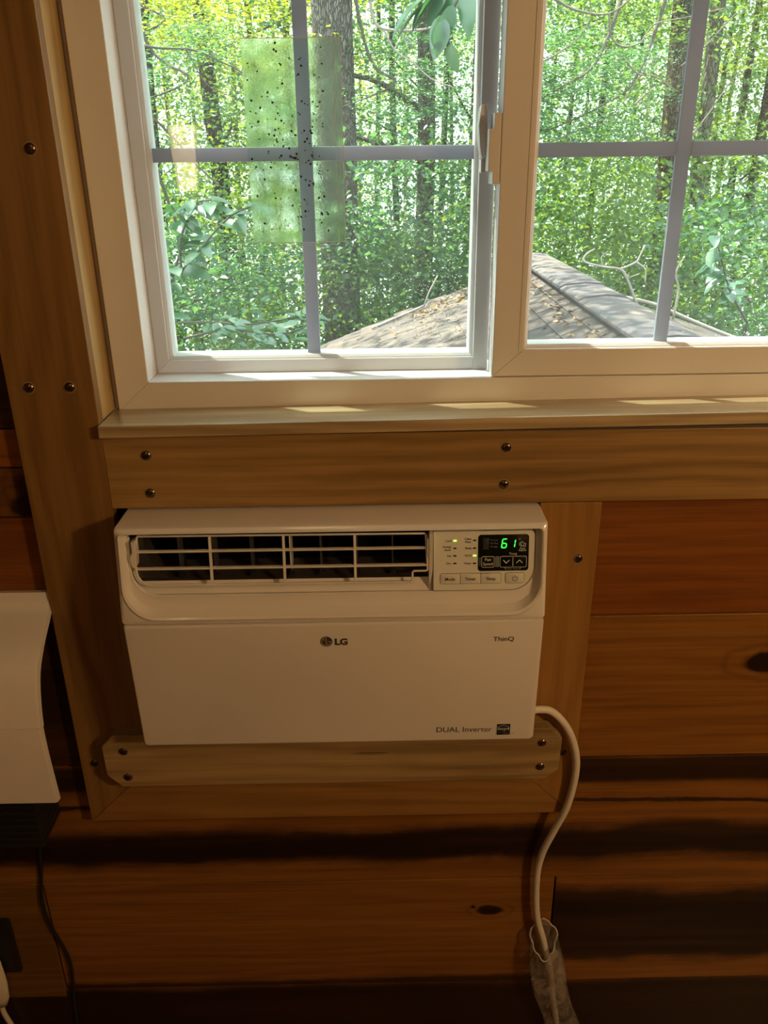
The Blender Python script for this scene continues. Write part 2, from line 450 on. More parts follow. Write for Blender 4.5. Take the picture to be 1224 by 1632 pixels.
# ------------------------------------------------------------------ screws
def screw_mesh():
    m = MB(); c = (0, 0, 0)
    m.lathe_y([(0.0086, 0.0), (0.0084, -0.0006), (0.0072, -0.0004)], c, 24, 1)
    prof = [(0.0070, 0.0), (0.0068, -0.0014), (0.0056, -0.0026), (0.0040, -0.0033), (0.0024, -0.0035)]
    n = len(m.v)
    m.lathe_y(prof, c, 24, 0)
    # star recess in the crown
    k = 24
    ring = [((0.0024 if i % 4 < 2 else 0.0017)*math.cos(2*math.pi*i/k), -0.0035, (0.0024 if i % 4 < 2 else 0.0017)*math.sin(2*math.pi*i/k)) for i in range(k)]
    m.f.pop(); m.m.pop()
    inner = [(x, -0.0018, z) for x, y, z in ring]
    m.grid([ring, inner], closed=True, m=0)
    m.face(inner, 0)
    me = m.mesh('screw')
    me.materials.append(SCREW_D); me.materials.append(SCREW_R)
    for p in me.polygons: p.use_smooth = True
    set_sharp(me, 35)
    return me
SCREW = screw_mesh()
def screw(x, y, z, parent):
    o = bpy.data.objects.new('screw', SCREW)
    COL.objects.link(o)
    o.location = (x, y, z); o.rotation_euler = (0, random.uniform(0, 6.28), 0)
    attach(o, parent)
    return o

# ------------------------------------------------------------------ trim boards around window and air conditioner
T = 0.019
m = MB(); m.prism_y([(-0.5015, 0.553), (-0.384, 0.6705), (-0.384, 2.07), (-0.5015, 2.07)], 0.0, WY+0.001)
t1 = tag(m.build('trim_1', TRIM_V, bevel=0.0012), 'tall brown wooden casing board left of the window, mitred at its foot', kind='structure')
for x, z in ((-0.4163, 1.6148), (-0.4716, 1.3179), (-0.4162, 1.3180), (-0.4779, 0.6781)): screw(x, 0.0, z, t1)
m = MB(); m.prism_y([(-0.5008, 0.553), (0.3265, 0.553), (0.2095, 0.670), (-0.3838, 0.670)], 0.0004, WY+0.001)
t2 = tag(m.build('trim_2', TRIM_B, bevel=0.001), 'horizontal brown bottom casing board with mitred ends under the support board', kind='structure')
m = MB(); m.prism_y([(0.3272, 0.553), (0.3272, 1.1365), (0.2375, 1.1365), (0.2375, 0.6428)], 0.0, WY+0.001)
t3 = tag(m.build('trim_3', TRIM_R, bevel=0.0012), 'amber wooden casing board right of the air conditioner', kind='structure')
for x, z in ((0.2993, 1.0455), (0.3029, 0.6846)): screw(x, 0.0, z, t3)
m = MB(); m.box(-0.3838, 0.88, 0.0, WY+0.001, 1.1375, 1.2465)
t4 = tag(m.build('trim_4', TRIM_A, bevel=0.001), 'horizontal wooden apron board under the window sill', kind='structure')
for x, z in ((-0.3248, 1.2182), (-0.3256, 1.1610), (0.1834, 1.2226), (0.1825, 1.1664)): screw(x, 0.0, z, t4)
# window sill, tilted a little: the right end sits higher
def sill_z(x): return 1.2652 + (x+0.384)*0.0092
m = MB()
n = 12
xs = [-0.3832 + (0.765+0.3832)*i/n for i in range(n+1)]
rows = [[(x, y, sill_z(x)+dz) for x in xs] for y, dz in ((-0.013, 0.0), (0.088, 0.0), (0.088, -0.0175), (-0.013, -0.0175), (-0.013, 0.0))]
m.grid(rows)
for x in (xs[0], xs[-1]): m.face([(x, -0.013, sill_z(x)), (x, 0.088, sill_z(x)), (x, 0.088, sill_z(x)-0.0175), (x, -0.013, sill_z(x)-0.0175)])
t5 = tag(m.build('trim_5', SILL_W, bevel=0.0015), 'pale wooden window sill board below the white window frame', kind='structure')
# jamb liners and far casing (beyond the picture)
m = MB(); m.box(-0.4035, -0.3845, WY+0.0016, 0.083, 1.2645, 2.0)
t6 = tag(m.build('trim_6', JAMB_W, bevel=0.001), 'pale wooden jamb board lining the left side of the window opening', kind='structure')
m = MB(); m.box(0.766, 0.785, WY+0.002, 0.083, 1.27, 2.0)
t7 = tag(m.build('trim_7', JAMB_W, bevel=0.001), 'pale wooden jamb board lining the right side of the window opening', kind='structure')
m = MB(); m.box(0.767, 0.882, 0.0, WY+0.001, 1.2475, 2.07)
t8 = tag(m.build('trim_8', TRIM_V, bevel=0.0012), 'brown wooden casing board right of the window', kind='structure')
m = MB(); m.box(-0.3835, 0.7665, 0.0, WY+0.001, 1.956, 2.07)
t9 = tag(m.build('trim_9', TRIM_A, bevel=0.0012), 'brown wooden head casing above the window', kind='structure')
m = MB(); m.box(-0.384, 0.7655, WY+0.002, 0.083, 1.957, 1.975)
t10 = tag(m.build('trim_10', JAMB_W, bevel=0.001), 'pale wooden head liner of the window opening', kind='structure')

# ------------------------------------------------------------------ window
VY = 0.072
FX0, FX1, FZ0, FZ1 = -0.377, 0.758, 1.262, 1.948      # outside of the vinyl frame
IX0, IX1, IZ0, IZ1 = -0.329, 0.710, 1.305, 1.905      # inside of the vinyl frame
win = empty('window_1', (0.19, VY, FZ0), 'white vinyl sliding window with grey muntins looking out on woods', None, kind='structure')
def miter_frame(name, o, i, y0, y1, mat, parent, bevel=0.0012, yi=None):
    """four mitred members between outer rect o and inner rect i = (x0, x1, z0, z1)"""
    ox0, ox1, oz0, oz1 = o; ix0, ix1, iz0, iz1 = i
    out = []
    for poly in ([(ox0, oz0), (ix0, iz0), (ix0, iz1), (ox0, oz1)], [(ox1, oz0), (ox1, oz1), (ix1, iz1), (ix1, iz0)],
                 [(ox0, oz0), (ox1, oz0), (ix1, iz0), (ix0, iz0)], [(ox0, oz1), (ix0, iz1), (ix1, iz1), (ox1, oz1)]):
        mm = MB(); mm.prism_y(poly, y0, y1)
        out.append(mm.build(name, mat, parent, bevel=bevel))
    return out
miter_frame('frame_member', (FX0, FX1, FZ0, FZ1), (IX0, IX1, IZ0, IZ1), VY, 0.185, VINYL, win, 0.0014)
m = MB(); m.box(FX0-0.0040, FX0, VY+0.0015, 0.10, 1.2665, 1.945); m.build('frame_fin', plain('fin_brown', (0.20, 0.15, 0.11), 0.6), win)
m = MB(); m.box(FX0-0.0073, FX0-0.0041, VY+0.004, 0.10, 1.2665, 1.945); m.build('gasket', plain('gasket_grey', (0.30, 0.25, 0.22), 0.7), win)

def muntin_mat():
    m, nt, p, o = new_mat('muntin_vinyl'); nt.nodes.remove(p)
    d = nt.nodes.new('ShaderNodeBsdfDiffuse'); d.inputs[0].default_value = (0.42, 0.44, 0.50, 1)
    t = nt.nodes.new('ShaderNodeBsdfTranslucent'); t.inputs[0].default_value = (0.50, 0.50, 0.57, 1)
    x = nt.nodes.new('ShaderNodeMixShader')
    tc = nt.nodes.new('ShaderNodeTexCoord').outputs['Object']
    nt.links.new(nrange(nt, nnoise(nt, tc, 5), 0.2, 0.8, 0.42, 0.5), x.inputs[0])
    nt.links.new(d.outputs[0], x.inputs[1]); nt.links.new(t.outputs[0], x.inputs[2]); nt.links.new(x.outputs[0], o.inputs[0])
    return m
MUNTIN = muntin_mat()
def sash_vinyl():
    m, nt, p, o = new_mat('sash_vinyl')
    p.inputs['Base Color'].default_value = (0.74, 0.74, 0.73, 1); p.inputs['Roughness'].default_value = 0.38
    t = nt.nodes.new('ShaderNodeBsdfTranslucent'); t.inputs[0].default_value = (0.80, 0.82, 0.84, 1)
    x = nt.nodes.new('ShaderNodeMixShader')
    tc = nt.nodes.new('ShaderNodeTexCoord').outputs['Object']
    nt.links.new(nrange(nt, nnoise(nt, tc, 4), 0.2, 0.8, 0.30, 0.36), x.inputs[0])
    nt.links.new(p.outputs[0], x.inputs[1]); nt.links.new(t.outputs[0], x.inputs[2]); nt.links.new(x.outputs[0], o.inputs[0])
    return m
SASH_V = sash_vinyl()
def bead_frame(name, o, wdt, y0, y1, slope, mat, parent):
    """glazing bead: sloping inner faces towards the glass"""
    x0, x1, z0, z1 = o
    mm = MB()
    def ring(d, y): return [(x0+d, y, z0+d), (x1-d, y, z0+d), (x1-d, y, z1-d), (x0+d, y, z1-d)]
    mm.grid([ring(0, y0), ring(wdt*0.35, y0), ring(wdt, y0+slope), ring(wdt, y1), ring(0, y1), ring(0, y0)], closed=True)
    return mm.build(name, mat, parent, bevel=0.0006)

def make_sash(nm, o, fw, yf, yb, yg, mx, mz, lab, VINYL=VINYL):
    """o: outer rect, fw: (left, right, bottom, top) member widths, yf/yb faces, yg inner pane plane"""
    x0, x1, z0, z1 = o
    gl = (x0+fw[0], x1-fw[1], z0+fw[2], z1-fw[3])
    polys = ([(x0, z0), (gl[0], gl[2]), (gl[0], gl[3]), (x0, z1)], [(x1, z0), (x1, z1), (gl[1], gl[3]), (gl[1], gl[2])],
             [(x0, z0), (x1, z0), (gl[1], gl[2]), (gl[0], gl[2])], [(x0, z1), (gl[0], gl[3]), (gl[1], gl[3]), (x1, z1)])
    sa = MB(); sa.prism_y(polys[0], yf, yb)
    root = sa.build(nm, VINYL, win, bevel=0.0014)
    root['label'] = lab
    for p_ in polys[1:]:
        mm = MB(); mm.prism_y(p_, yf, yb); mm.build('sash_member', VINYL, root, bevel=0.0014)
    bead_frame('glazing_bead', (gl[0]-0.001, gl[1]+0.001, gl[2]-0.001, gl[3]+0.001), 0.006, yf+0.004, yb-0.004, 0.004, VINYL, root)
    for k, yy in enumerate((yg, yg+0.016)):
        mm = MB(); mm.box(gl[0]-0.002, gl[1]+0.002, yy, yy+0.003, gl[2]-0.002, gl[3]+0.002)
        mm.build('pane', GLASS, root)
    ym = yg+0.0055
    mm = MB(); mm.box(mx-0.0098, mx+0.0098, ym, ym+0.006, gl[2]-0.001, gl[3]+0.001)
    mm.build('muntin', MUNTIN, root, bevel=0.001)
    for a, b in ((gl[0]-0.001, mx-0.0099), (mx+0.0099, gl[1]+0.001)):
        mm = MB(); mm.box(a, b, ym+0.0002, ym+0.0058, mz-0.0092, mz+0.0092)
        mm.build('muntin', MUNTIN, root, bevel=0.001)
    return root, gl
fixed, gl1 = make_sash('fixed_sash', (-0.3288, 0.1690, 1.3052, 1.9048), (0.0200, 0.0225, 0.0190, 0.0190), 0.125, 0.172, 0.138, -0.0925, 1.6062, 'white fixed left sash', SASH_V)
# flat interlock strip between the fixed glass and the sliding sash
m = MB(); m.box(0.1470, 0.1688, 0.1225, 0.1255, 1.3055, 1.9045); m.build('interlock', SASH_V, fixed, bevel=0.0008)
slide, gl2 = make_sash('sliding_sash', (0.1690, 0.7095, 1.3058, 1.9045), (0.0455, 0.0455, 0.0400, 0.040), 0.0745, 0.119, 0.086, 0.4155, 1.6070, 'white sliding right sash nearer the room')
# inner groove lines on the sliding sash around the glass
miter_frame('sash_lip', (gl2[0]-0.0085, gl2[1]+0.0085, gl2[2]-0.004, gl2[3]+0.004), (gl2[0]-0.003, gl2[1]+0.003, gl2[2]-0.0012, gl2[3]+0.0012), 0.0738, 0.076, VINYL, slide, 0.0004)
# latch on the meeting stile: keeper arm and thumb lever
m = MB()
m.prism_y([(0.1445, 1.662), (0.1520, 1.664), (0.1530, 1.652), (0.1530, 1.628), (0.1525, 1.600), (0.1470, 1.597), (0.1440, 1.612), (0.1415, 1.638)], 0.098, 0.124)
latch = m.build('latch', VINYL, win, bevel=0.0012)
latch['label'] = 'white plastic latch on the meeting stile'
m = MB(); m.prism_y([(0.1588, 1.652), (0.1682, 1.652), (0.1682, 1.566), (0.1588, 1.566), (0.1588, 1.582), (0.1525, 1.582), (0.1525, 1.633), (0.1588, 1.633)], 0.0735, 0.115)
m.build('latch_keeper', VINYL, latch, bevel=0.0010)
m = MB(); m.prism_y([(0.1470, 1.597), (0.1525, 1.597), (0.1525, 1.578), (0.1470, 1.580)], 0.105, 0.122)
m.build('latch_foot', VINYL, latch, bevel=0.0008)

# specks of dirt on the glass
def specks(name, pts, rad, y, mat, parent):
    mm = MB()
    for (x, z), r in zip(pts, rad):
        k = 5; a0 = random.random()*6
        mm.face([(x+r*math.cos(a0+2*math.pi*i/k)*random.uniform(0.7, 1.2), y, z+r*math.sin(a0+2*math.pi*i/k)*random.uniform(0.7, 1.2)) for i in range(k)])
    return tag(mm.build(name, mat, parent), kind='stuff')
dust = plain('glass_dust', (0.85, 0.88, 0.86), 0.9)
pts = [(0.125-abs(random.gauss(0, 0.05)), 1.345+abs(random.gauss(0, 0.055))) for _ in range(420)]
pts = [q for q in pts if q[0] > -0.08]
specks('dust_speck', pts, [random.uniform(0.0005, 0.0012) for _ in pts], 0.1575, dust, fixed)
pts = [(random.uniform(0.43, 0.66), random.triangular(1.35, 1.58, 1.36)) for _ in range(260)]
specks('dust_speck', pts, [random.uniform(0.0005, 0.0011) for _ in pts], 0.1055, dust, slide)

# ------------------------------------------------------------------ wrinkled clear film on the left glass
m_, nt, p, o_ = new_mat('clear_film')
nt.nodes.remove(p)
tc = nt.nodes.new('ShaderNodeTexCoord').outputs['Object']
n1 = nnoise(nt, nmap(nt, tc, (0,0,0), (1, 1, 0.75)), 190, 3, 0.6, 0.4)
n2 = nnoise(nt, tc, 40, 2)
rf = nt.nodes.new('ShaderNodeBsdfRefraction'); rf.inputs['IOR'].default_value = 1.035; rf.inputs['Roughness'].default_value = 0.012
rf.inputs[0].default_value = (0.90, 0.97, 0.90, 1)
nt.links.new(nbump(nt, nmath(nt, 'ADD', n1, nmath(nt, 'MULTIPLY', n2, 0.8)), 1.0, 0.0016), rf.inputs['Normal'])
tr = nt.nodes.new('ShaderNodeBsdfTransparent')
mx = nt.nodes.new('ShaderNodeMixShader'); mx.inputs[0].default_value = 0.88
nt.links.new(tr.outputs[0], mx.inputs[1]); nt.links.new(rf.outputs[0], mx.inputs[2])
df = nt.nodes.new('ShaderNodeBsdfDiffuse'); df.inputs[0].default_value = (0.8, 0.85, 0.8, 1)
mx2 = nt.nodes.new('ShaderNodeMixShader'); mx2.inputs[0].default_value = 0.03
nt.links.new(mx.outputs[0], mx2.inputs[1]); nt.links.new(df.outputs[0], mx2.inputs[2])
nt.links.new(mx2.outputs[0], o_.inputs[0])
FILM = m_
film = empty('plastic_film', (-0.105, 0.137, 1.49), 'clear wrinkled plastic film stuck on the left window glass, dotted with black specks', 'film')
m = MB(); m.box(-0.171, -0.040, 0.1371, 0.1375, 1.4900, 1.7460); m.build('film_sheet', FILM, film)
m = MB()
for a in ((-0.0405, -0.0395, 1.490, 1.746), (-0.0497, -0.0490, 1.490, 1.746), (-0.171, -0.0395, 1.7455, 1.7463), (-0.171, -0.0395, 1.4895, 1.4903)):
    m.box(a[0], a[1], 0.1367, 0.1371, a[2], a[3])
m.build('film_edge', plain('film_edge', (0.75, 0.82, 0.75), 0.4), film)
pts = [(random.uniform(-0.168, -0.062), random.uniform(1.505, 1.743)) for _ in range(175)]
specks('black_speck', pts, [random.choice((0.0008, 0.0010, 0.0013, 0.0017)) for _ in pts], 0.1365, plain('speck_black', (0.008, 0.008, 0.006), 0.9), film)

# ------------------------------------------------------------------ air conditioner
ACX0, ACX1 = -0.3655, 0.2365
ac = empty('air_conditioner', (-0.065, 0.05, 0.7705), 'white window air conditioner with green digits 61 set in the wall under the window', 'air conditioner')
def PU(z): return -0.064 - (1.134-z)/0.14*0.024            # front of the upper bezel
def PLW(z): return -0.088 + (0.994-z)/0.2235*0.013          # front of the lower panel

# hidden chassis in the wall opening
m = MB(); m.box(-0.352, 0.226, -0.012, 0.30, 0.7535, 1.128)
m.build('chassis', plain('chassis_grey', (0.45, 0.44, 0.42), 0.5), ac, bevel=0.003)

def rrect(x0, x1, z0, z1, rbl, rbr, rtr, rtl, n=9):
    """rounded rectangle as a closed loop of (x, z), n points per corner"""
    pts = []
    for cx, cz, r, a0 in ((x0+rbl, z0+rbl, rbl, 180), (x1-rbr, z0+rbr, rbr, 270), (x1-rtr, z1-rtr, rtr, 0), (x0+rtl, z1-rtl, rtl, 90)):
        for k in range(n):
            a = math.radians(a0 + 90*k/(n-1))
            pts.append((cx+r*math.cos(a), cz+r*math.sin(a)))
    return pts

# upper bezel: rings from the sides over the lip and cove into the recess
B0, B1 = 0.9945, 1.134
def ring(x0, x1, z0, z1, rb, rt, dy, absolute=None, rbr=None):
    return [(x, (absolute if absolute is not None else PU(z)+dy), z) for x, z in rrect(x0, x1, z0, z1, rb, rbr or rb, rt, rt)]
rings = [
 ring(ACX0, ACX1, B0, B1, 0.004, 0.003, 0, absolute=0.012),
 ring(ACX0, ACX1, B0, B1, 0.004, 0.003, 0.0045),
 ring(ACX0+0.0008, ACX1-0.0008, B0+0.0006, B1-0.0012, 0.005, 0.004, 0.0015),
 ring(ACX0+0.0035, ACX1-0.0035, B0+0.0015, B1-0.0045, 0.010, 0.006, 0.0),
 ring(ACX0+0.0045, ACX1-0.0045, B0+0.0050, B1-0.0060, 0.046, 0.006, -0.0012),
 ring(ACX0+0.0065, ACX1-0.0060, B0+0.0085, B1-0.0068, 0.046, 0.006, -0.0036),
 ring(ACX0+0.0090, ACX1-0.0080, B0+0.0120, B1-0.0076, 0.046, 0.006, -0.0026),
 ring(ACX0+0.0105, ACX1-0.0095, B0+0.0145, B1-0.0084, 0.045, 0.006, 0.0030),
 ring(ACX0+0.0125, ACX1-0.0110, B0+0.0195, B1-0.0098, 0.043, 0.006, 0.0082),
 ring(ACX0+0.0150, ACX1-0.0130, B0+0.0280, B1-0.0112, 0.040, 0.006, 0.0098),
 ring(ACX0+0.0170, ACX1-0.0150, B0+0.0375, B1-0.0122, 0.038, 0.006, 0.0088, rbr=0.034),
 ring(ACX0+0.0180, ACX1-0.0156, B0+0.0388, B1-0.0128, 0.037, 0.006, 0.0105, rbr=0.034),
 ring(ACX0+0.0190, ACX1-0.0160, B0+0.0395, B1-0.0132, 0.036, 0.006, 0.050, rbr=0.034),
]
m = MB(); m.grid(rings, closed=True)
bez = m.build('upper_bezel', AC_WHITE, ac, auto=28)
# lower front panel with a slightly rounded rim, below the seam
def rng(x0, x1, z0, z1, r, dy, absolute=None):
    return [(x, (absolute if absolute is not None else PLW(z)+dy), z) for x, z in rrect(x0, x1, z0, z1, r, r, 0.003, 0.003, 6)]
L0, L1 = 0.7705, 0.9926
m = MB()
m.grid([rng(ACX0+0.003, ACX1-0.003, L0, L1, 0.007, 0, absolute=0.0), rng(ACX0+0.0008, ACX1-0.0008, L0, L1, 0.007, 0.006),
        rng(ACX0+0.0012, ACX1-0.0012, L0+0.0008, L1-0.0003, 0.007, 0.003), rng(ACX0+0.003, ACX1-0.003, L0+0.0025, L1-0.0008, 0.006, 0.0008),
        rng(ACX0+0.007, ACX1-0.007, L0+0.006, L1-0.003, 0.005, 0.0)], closed=True)
m.face(rng(ACX0+0.007, ACX1-0.007, L0+0.006, L1-0.003, 0.005, 0.0))
m.face(rng(ACX0+0.003, ACX1-0.003, L0, L1, 0.007, 0, absolute=0.0))
low = m.build('lower_panel', AC_WHITE, ac, auto=25)

# outlet cavity
m = MB(); m.box(-0.346, 0.0735, -0.020, -0.016, 1.034, 1.122); m.build('cavity', CAVITY, ac)
m = MB()
m.grid([[(-0.346, PU(1.034)+0.011, 1.0345), (0.0735, PU(1.034)+0.011, 1.0345)], [(-0.346, PU(1.05)+0.022, 1.0485), (0.0735, PU(1.05)+0.022, 1.0485)]])
m.build('outlet_ledge', AC_WHITE, ac)
m = MB()
m.grid([[(-0.346, PU(1.05)+0.022, 1.0484), (0.0735, PU(1.05)+0.022, 1.0484)], [(-0.346, -0.046, 1.0510), (0.0735, -0.046, 1.0510)], [(-0.346, -0.0205, 1.0640), (0.0735, -0.0205, 1.0640)]])
m.build('air_guide', GUIDE, ac)
m = MB(); m.box(-0.346, 0.0735, -0.060, -0.016, 1.1195, 1.1225); m.build('cavity_roof', CAVITY, ac)
m = MB(); m.prism_y([(-0.346, 1.120), (-0.331, 1.120), (-0.3285, 1.095), (-0.322, 1.076), (-0.312, 1.060), (-0.300, 1.051), (-0.346, 1.051)], -0.052, -0.018); m.build('cavity_side', GUIDE, ac)
m = MB(); m.box(0.0715, 0.0765, PU(1.08)+0.004, -0.018, 1.034, 1.122); m.build('panel_side', plain('panel_side_grey', (0.62, 0.60, 0.57), 0.45), ac)  # side wall in a slightly darker grey than the front plastic

# grille: bent outer wire, two louvers across, three upright bars
def PG(z): return PU(z)+0.0065
corner = [(-0.3190+0.0205*math.cos(math.radians(a)), 1.0700+0.0205*math.sin(math.radians(a))) for a in (180, 200, 220, 240, 255, 270)]
out = [(-0.3352, 1.1190), (-0.3395, 1.0980), (-0.3402, 1.0740)] + corner + [(0.0455, 1.0495), (0.0478, 1.0515), (0.0482, 1.0635), (0.0500, 1.0650), (0.0680, 1.0650), (0.0692, 1.0665), (0.0690, 1.0760), (0.0668, 1.1170), (0.0650, 1.1185), (-0.3340, 1.1205)]
m = MB(); m.tube([(x, PG(z), z) for x, z in out+out[:2]], 0.0016, 8, caps=False)
gr = m.build('grille', AC_WHITE, ac, smooth=True)
for zc, xa, xb in ((1.0977, -0.3395, 0.0685), (1.0731, -0.3400, 0.0690)):
    m = MB(); m.box(xa, xb, PG(zc)-0.0012, PG(zc)+0.0050, zc-0.0013, zc+0.0013); m.build('louver', AC_WHITE, gr, bevel=0.0007)
for xc in (-0.2348, -0.1320, -0.0325):
    m = MB(); rows = []
    for z in (1.0500, 1.0540, 1.1165, 1.1200):
        hw = 0.0008 if z in (1.0500, 1.1200) else 0.0018
        rows.append([(xc-hw, PG(z)-0.0009, z), (xc+hw, PG(z)-0.0009, z), (xc+hw, PG(z)+0.005, z), (xc-hw, PG(z)+0.005, z)])
    m.grid(rows, closed=True); m.face(rows[0]); m.face(rows[-1])
    m.build('upright', AC_WHITE, gr, bevel=0.0006)
# louver side cheeks and pivots
m = MB(); m.prism_y([(-0.3425, 1.1150), (-0.3368, 1.1150), (-0.3368, 1.1000), (-0.3395, 1.0760), (-0.3430, 1.0735), (-0.3462, 1.0800), (-0.3468, 1.0890), (-0.3445, 1.0965), (-0.3425, 1.0975)], -0.068, -0.052); m.build('pivot', AC_WHITE, gr, bevel=0.0006)
m = MB(); m.prism_y([(0.0685, 1.1140), (0.0712, 1.1140), (0.0722, 1.0960), (0.0728, 1.0740), (0.0690, 1.0740)], -0.068, -0.052); m.build('pivot', AC_WHITE, gr, bevel=0.0006)
# fins behind the grille with small clips
for xc in (-0.2819, -0.2330, -0.1801, -0.1245, -0.0817, -0.0300, 0.0205):
    big = xc in (-0.2819, -0.1801, -0.0817, 0.0205)
    m = MB(); m.box(xc-0.0008, xc+0.0008, -0.050, -0.022, 1.058 if big else 1.052, 1.119)
    fo = m.build('fin', GREY_P if xc != -0.1245 else AC_WHITE, ac)
    m = MB(); m.prism_y([(xc-0.005, 1.0525), (xc+0.0055, 1.0525), (xc+0.0045, 1.0565), (xc+0.0015, 1.0575), (xc+0.001, 1.0620), (xc-0.0015, 1.0620), (xc-0.002, 1.0570)], -0.053, -0.047)
    m.build('clip', BLACK_P, fo, bevel=0.0004)

# ---- control panel
PZ = lambda z: PU(z)+0.0062
cp_loop = rrect(0.0772, 0.2198, 1.0352, 1.1212, 0.002, 0.033, 0.007, 0.001, 10)
m = MB()
m.grid([[(x, PZ(z)+0.030, z) for x, z in cp_loop], [(x, PZ(z)+0.0006, z) for x, z in cp_loop],
        [(x, PZ(z), z) for x, z in rrect(0.0778, 0.2192, 1.0358, 1.1206, 0.002, 0.0325, 0.0066, 0.001, 10)]], closed=True)
m.face([(x, PZ(z), z) for x, z in rrect(0.0778, 0.2192, 1.0358, 1.1206, 0.002, 0.0325, 0.0066, 0.001, 10)])
cpan = m.build('control_panel', PANEL_P, ac, auto=30)
# thin seam line round the panel
def outline(pts_out, pts_in, yfun, h, name, mat, parent):
    mm = MB()
    mm.grid([[(x, yfun(z)-h*0.2+0.0002, z) for x, z in pts_out], [(x, yfun(z)-h, z) for x, z in pts_out], [(x, yfun(z)-h, z) for x, z in pts_in], [(x, yfun(z)-h*0.2+0.0002, z) for x, z in pts_in]], closed=True)
    return mm.build(name, mat, parent)
SEAM = plain('panel_seam', (0.10, 0.085, 0.05), 0.7)
outline(cp_loop, rrect(0.0776, 0.2193, 1.0357, 1.1207, 0.002, 0.0326, 0.0066, 0.001, 10), PZ, 0.0001, 'seam', SEAM, cpan)

def plate(x0, x1, z0, z1, r, h, name, mat, parent, yfun=None, bev=0.0005):
    yf = yfun or PZ
    rr = lambda d: rrect(x0+d, x1-d, z0+d, z1-d, *([max(r-d, 0.0002)]*4), 6)
    mm = MB()
    mm.grid([[(x, yf(z)+0.0002, z) for x, z in rr(0)], [(x, yf(z)-h+bev*0.5, z) for x, z in rr(0)], [(x, yf(z)-h, z) for x, z in rr(bev)]], closed=True)
    mm.face([(x, yf(z)-h, z) for x, z in rr(bev)])
    return mm.build(name, mat, parent, auto=35)

def text(body, x, z, size=None, width=None, height=None, align='LEFT', lift=0.0003, yfun=None, mat=INK, parent=None, name='lettering', thick=0.0, shear=0.0):
    """flat lettering laid on a sloping front; x, z is the anchor on the baseline"""
    cu = bpy.data.curves.new('lettering', 'FONT'); cu.body = body; cu.size = 1.0; cu.align_x = 'LEFT'; cu.offset = thick; cu.shear = shear; cu.resolution_u = 4
    ob = bpy.data.objects.new('lettering', cu); COL.objects.link(ob)
    bpy.context.view_layer.update()
    me = bpy.data.meshes.new_from_object(ob.evaluated_get(bpy.context.evaluated_depsgraph_get()))
    bpy.data.objects.remove(ob)
    co = np.empty(len(me.vertices)*3); me.vertices.foreach_get('co', co); co = co.reshape(-1, 3)
    mn, mxx = co.min(0), co.max(0)
    w0, h0 = mxx[0]-mn[0], mxx[1]-mn[1]
    sx = sz = size or 1.0
    if width: sx = sz = width/w0
    if height: sz = height/h0
    if height and not width: sx = sz
    X = (co[:, 0]-mn[0])*sx; Z = co[:, 1]*sz
    if align == 'RIGHT': X = X - w0*sx
    if align == 'CENTER': X = X - w0*sx/2
    X = X+x; Z = Z+z
    yf = yfun or PZ
    Y = np.array([yf(v) for v in Z])-lift
    me.vertices.foreach_set('co', np.stack([X, Y, Z], 1).ravel())
    me.update()
    return link_new(name, me, mat, parent)

TXT = 0.0043
for body, z in (('Cool', 1.1060), ('Fan', 1.0845), ('Dry', 1.0737)): text(body, 0.1026, z, TXT, align='RIGHT', parent=cpan, thick=0.012)
text('Energy', 0.1026, 1.0976, TXT, align='RIGHT', parent=cpan, thick=0.012); text('Saver', 0.1026, 1.0932, TXT, align='RIGHT', parent=cpan, thick=0.012)
text('Clean', 0.1308, 1.1085, TXT, align='RIGHT', parent=cpan, thick=0.012); text('Filter', 0.1308, 1.1041, TXT, align='RIGHT', parent=cpan, thick=0.012)
for body, z in (('Sleep', 1.0954), ('Wi-Fi', 1.0845), ('Timer', 1.0735)): text(body, 0.1309, z, TXT, align='RIGHT', parent=cpan, thick=0.012)
for x, z, on in ((0.1077, 1.1075, 1), (0.1077, 1.0967, 0), (0.1078, 1.0858, 0), (0.1079, 1.0749, 0), (0.1352, 1.1076, 0), (0.1353, 1.0966, 0), (0.1355, 1.0858, 1), (0.1355, 1.0747, 0)):
    plate(x-0.0022, x+0.0022, z-0.0010, z+0.0010, 0.0006, 0.0004, 'indicator', LED_ON if on else BLACK_P, cpan, bev=0.0002)

disp = plate(0.1401, 0.2114, 1.0633, 1.1156, 0.0042, 0.0006, 'display', DISPLAY, cpan)
outline(rrect(0.1396, 0.2119, 1.0628, 1.1161, *([0.0046]*4), 6), rrect(0.1402, 0.2113, 1.0634, 1.1155, *([0.0042]*4), 6), PZ, 0.00035, 'display_rim', plain('rim_pale', (0.62, 0.64, 0.55), 0.4), disp)
DL = 0.0010
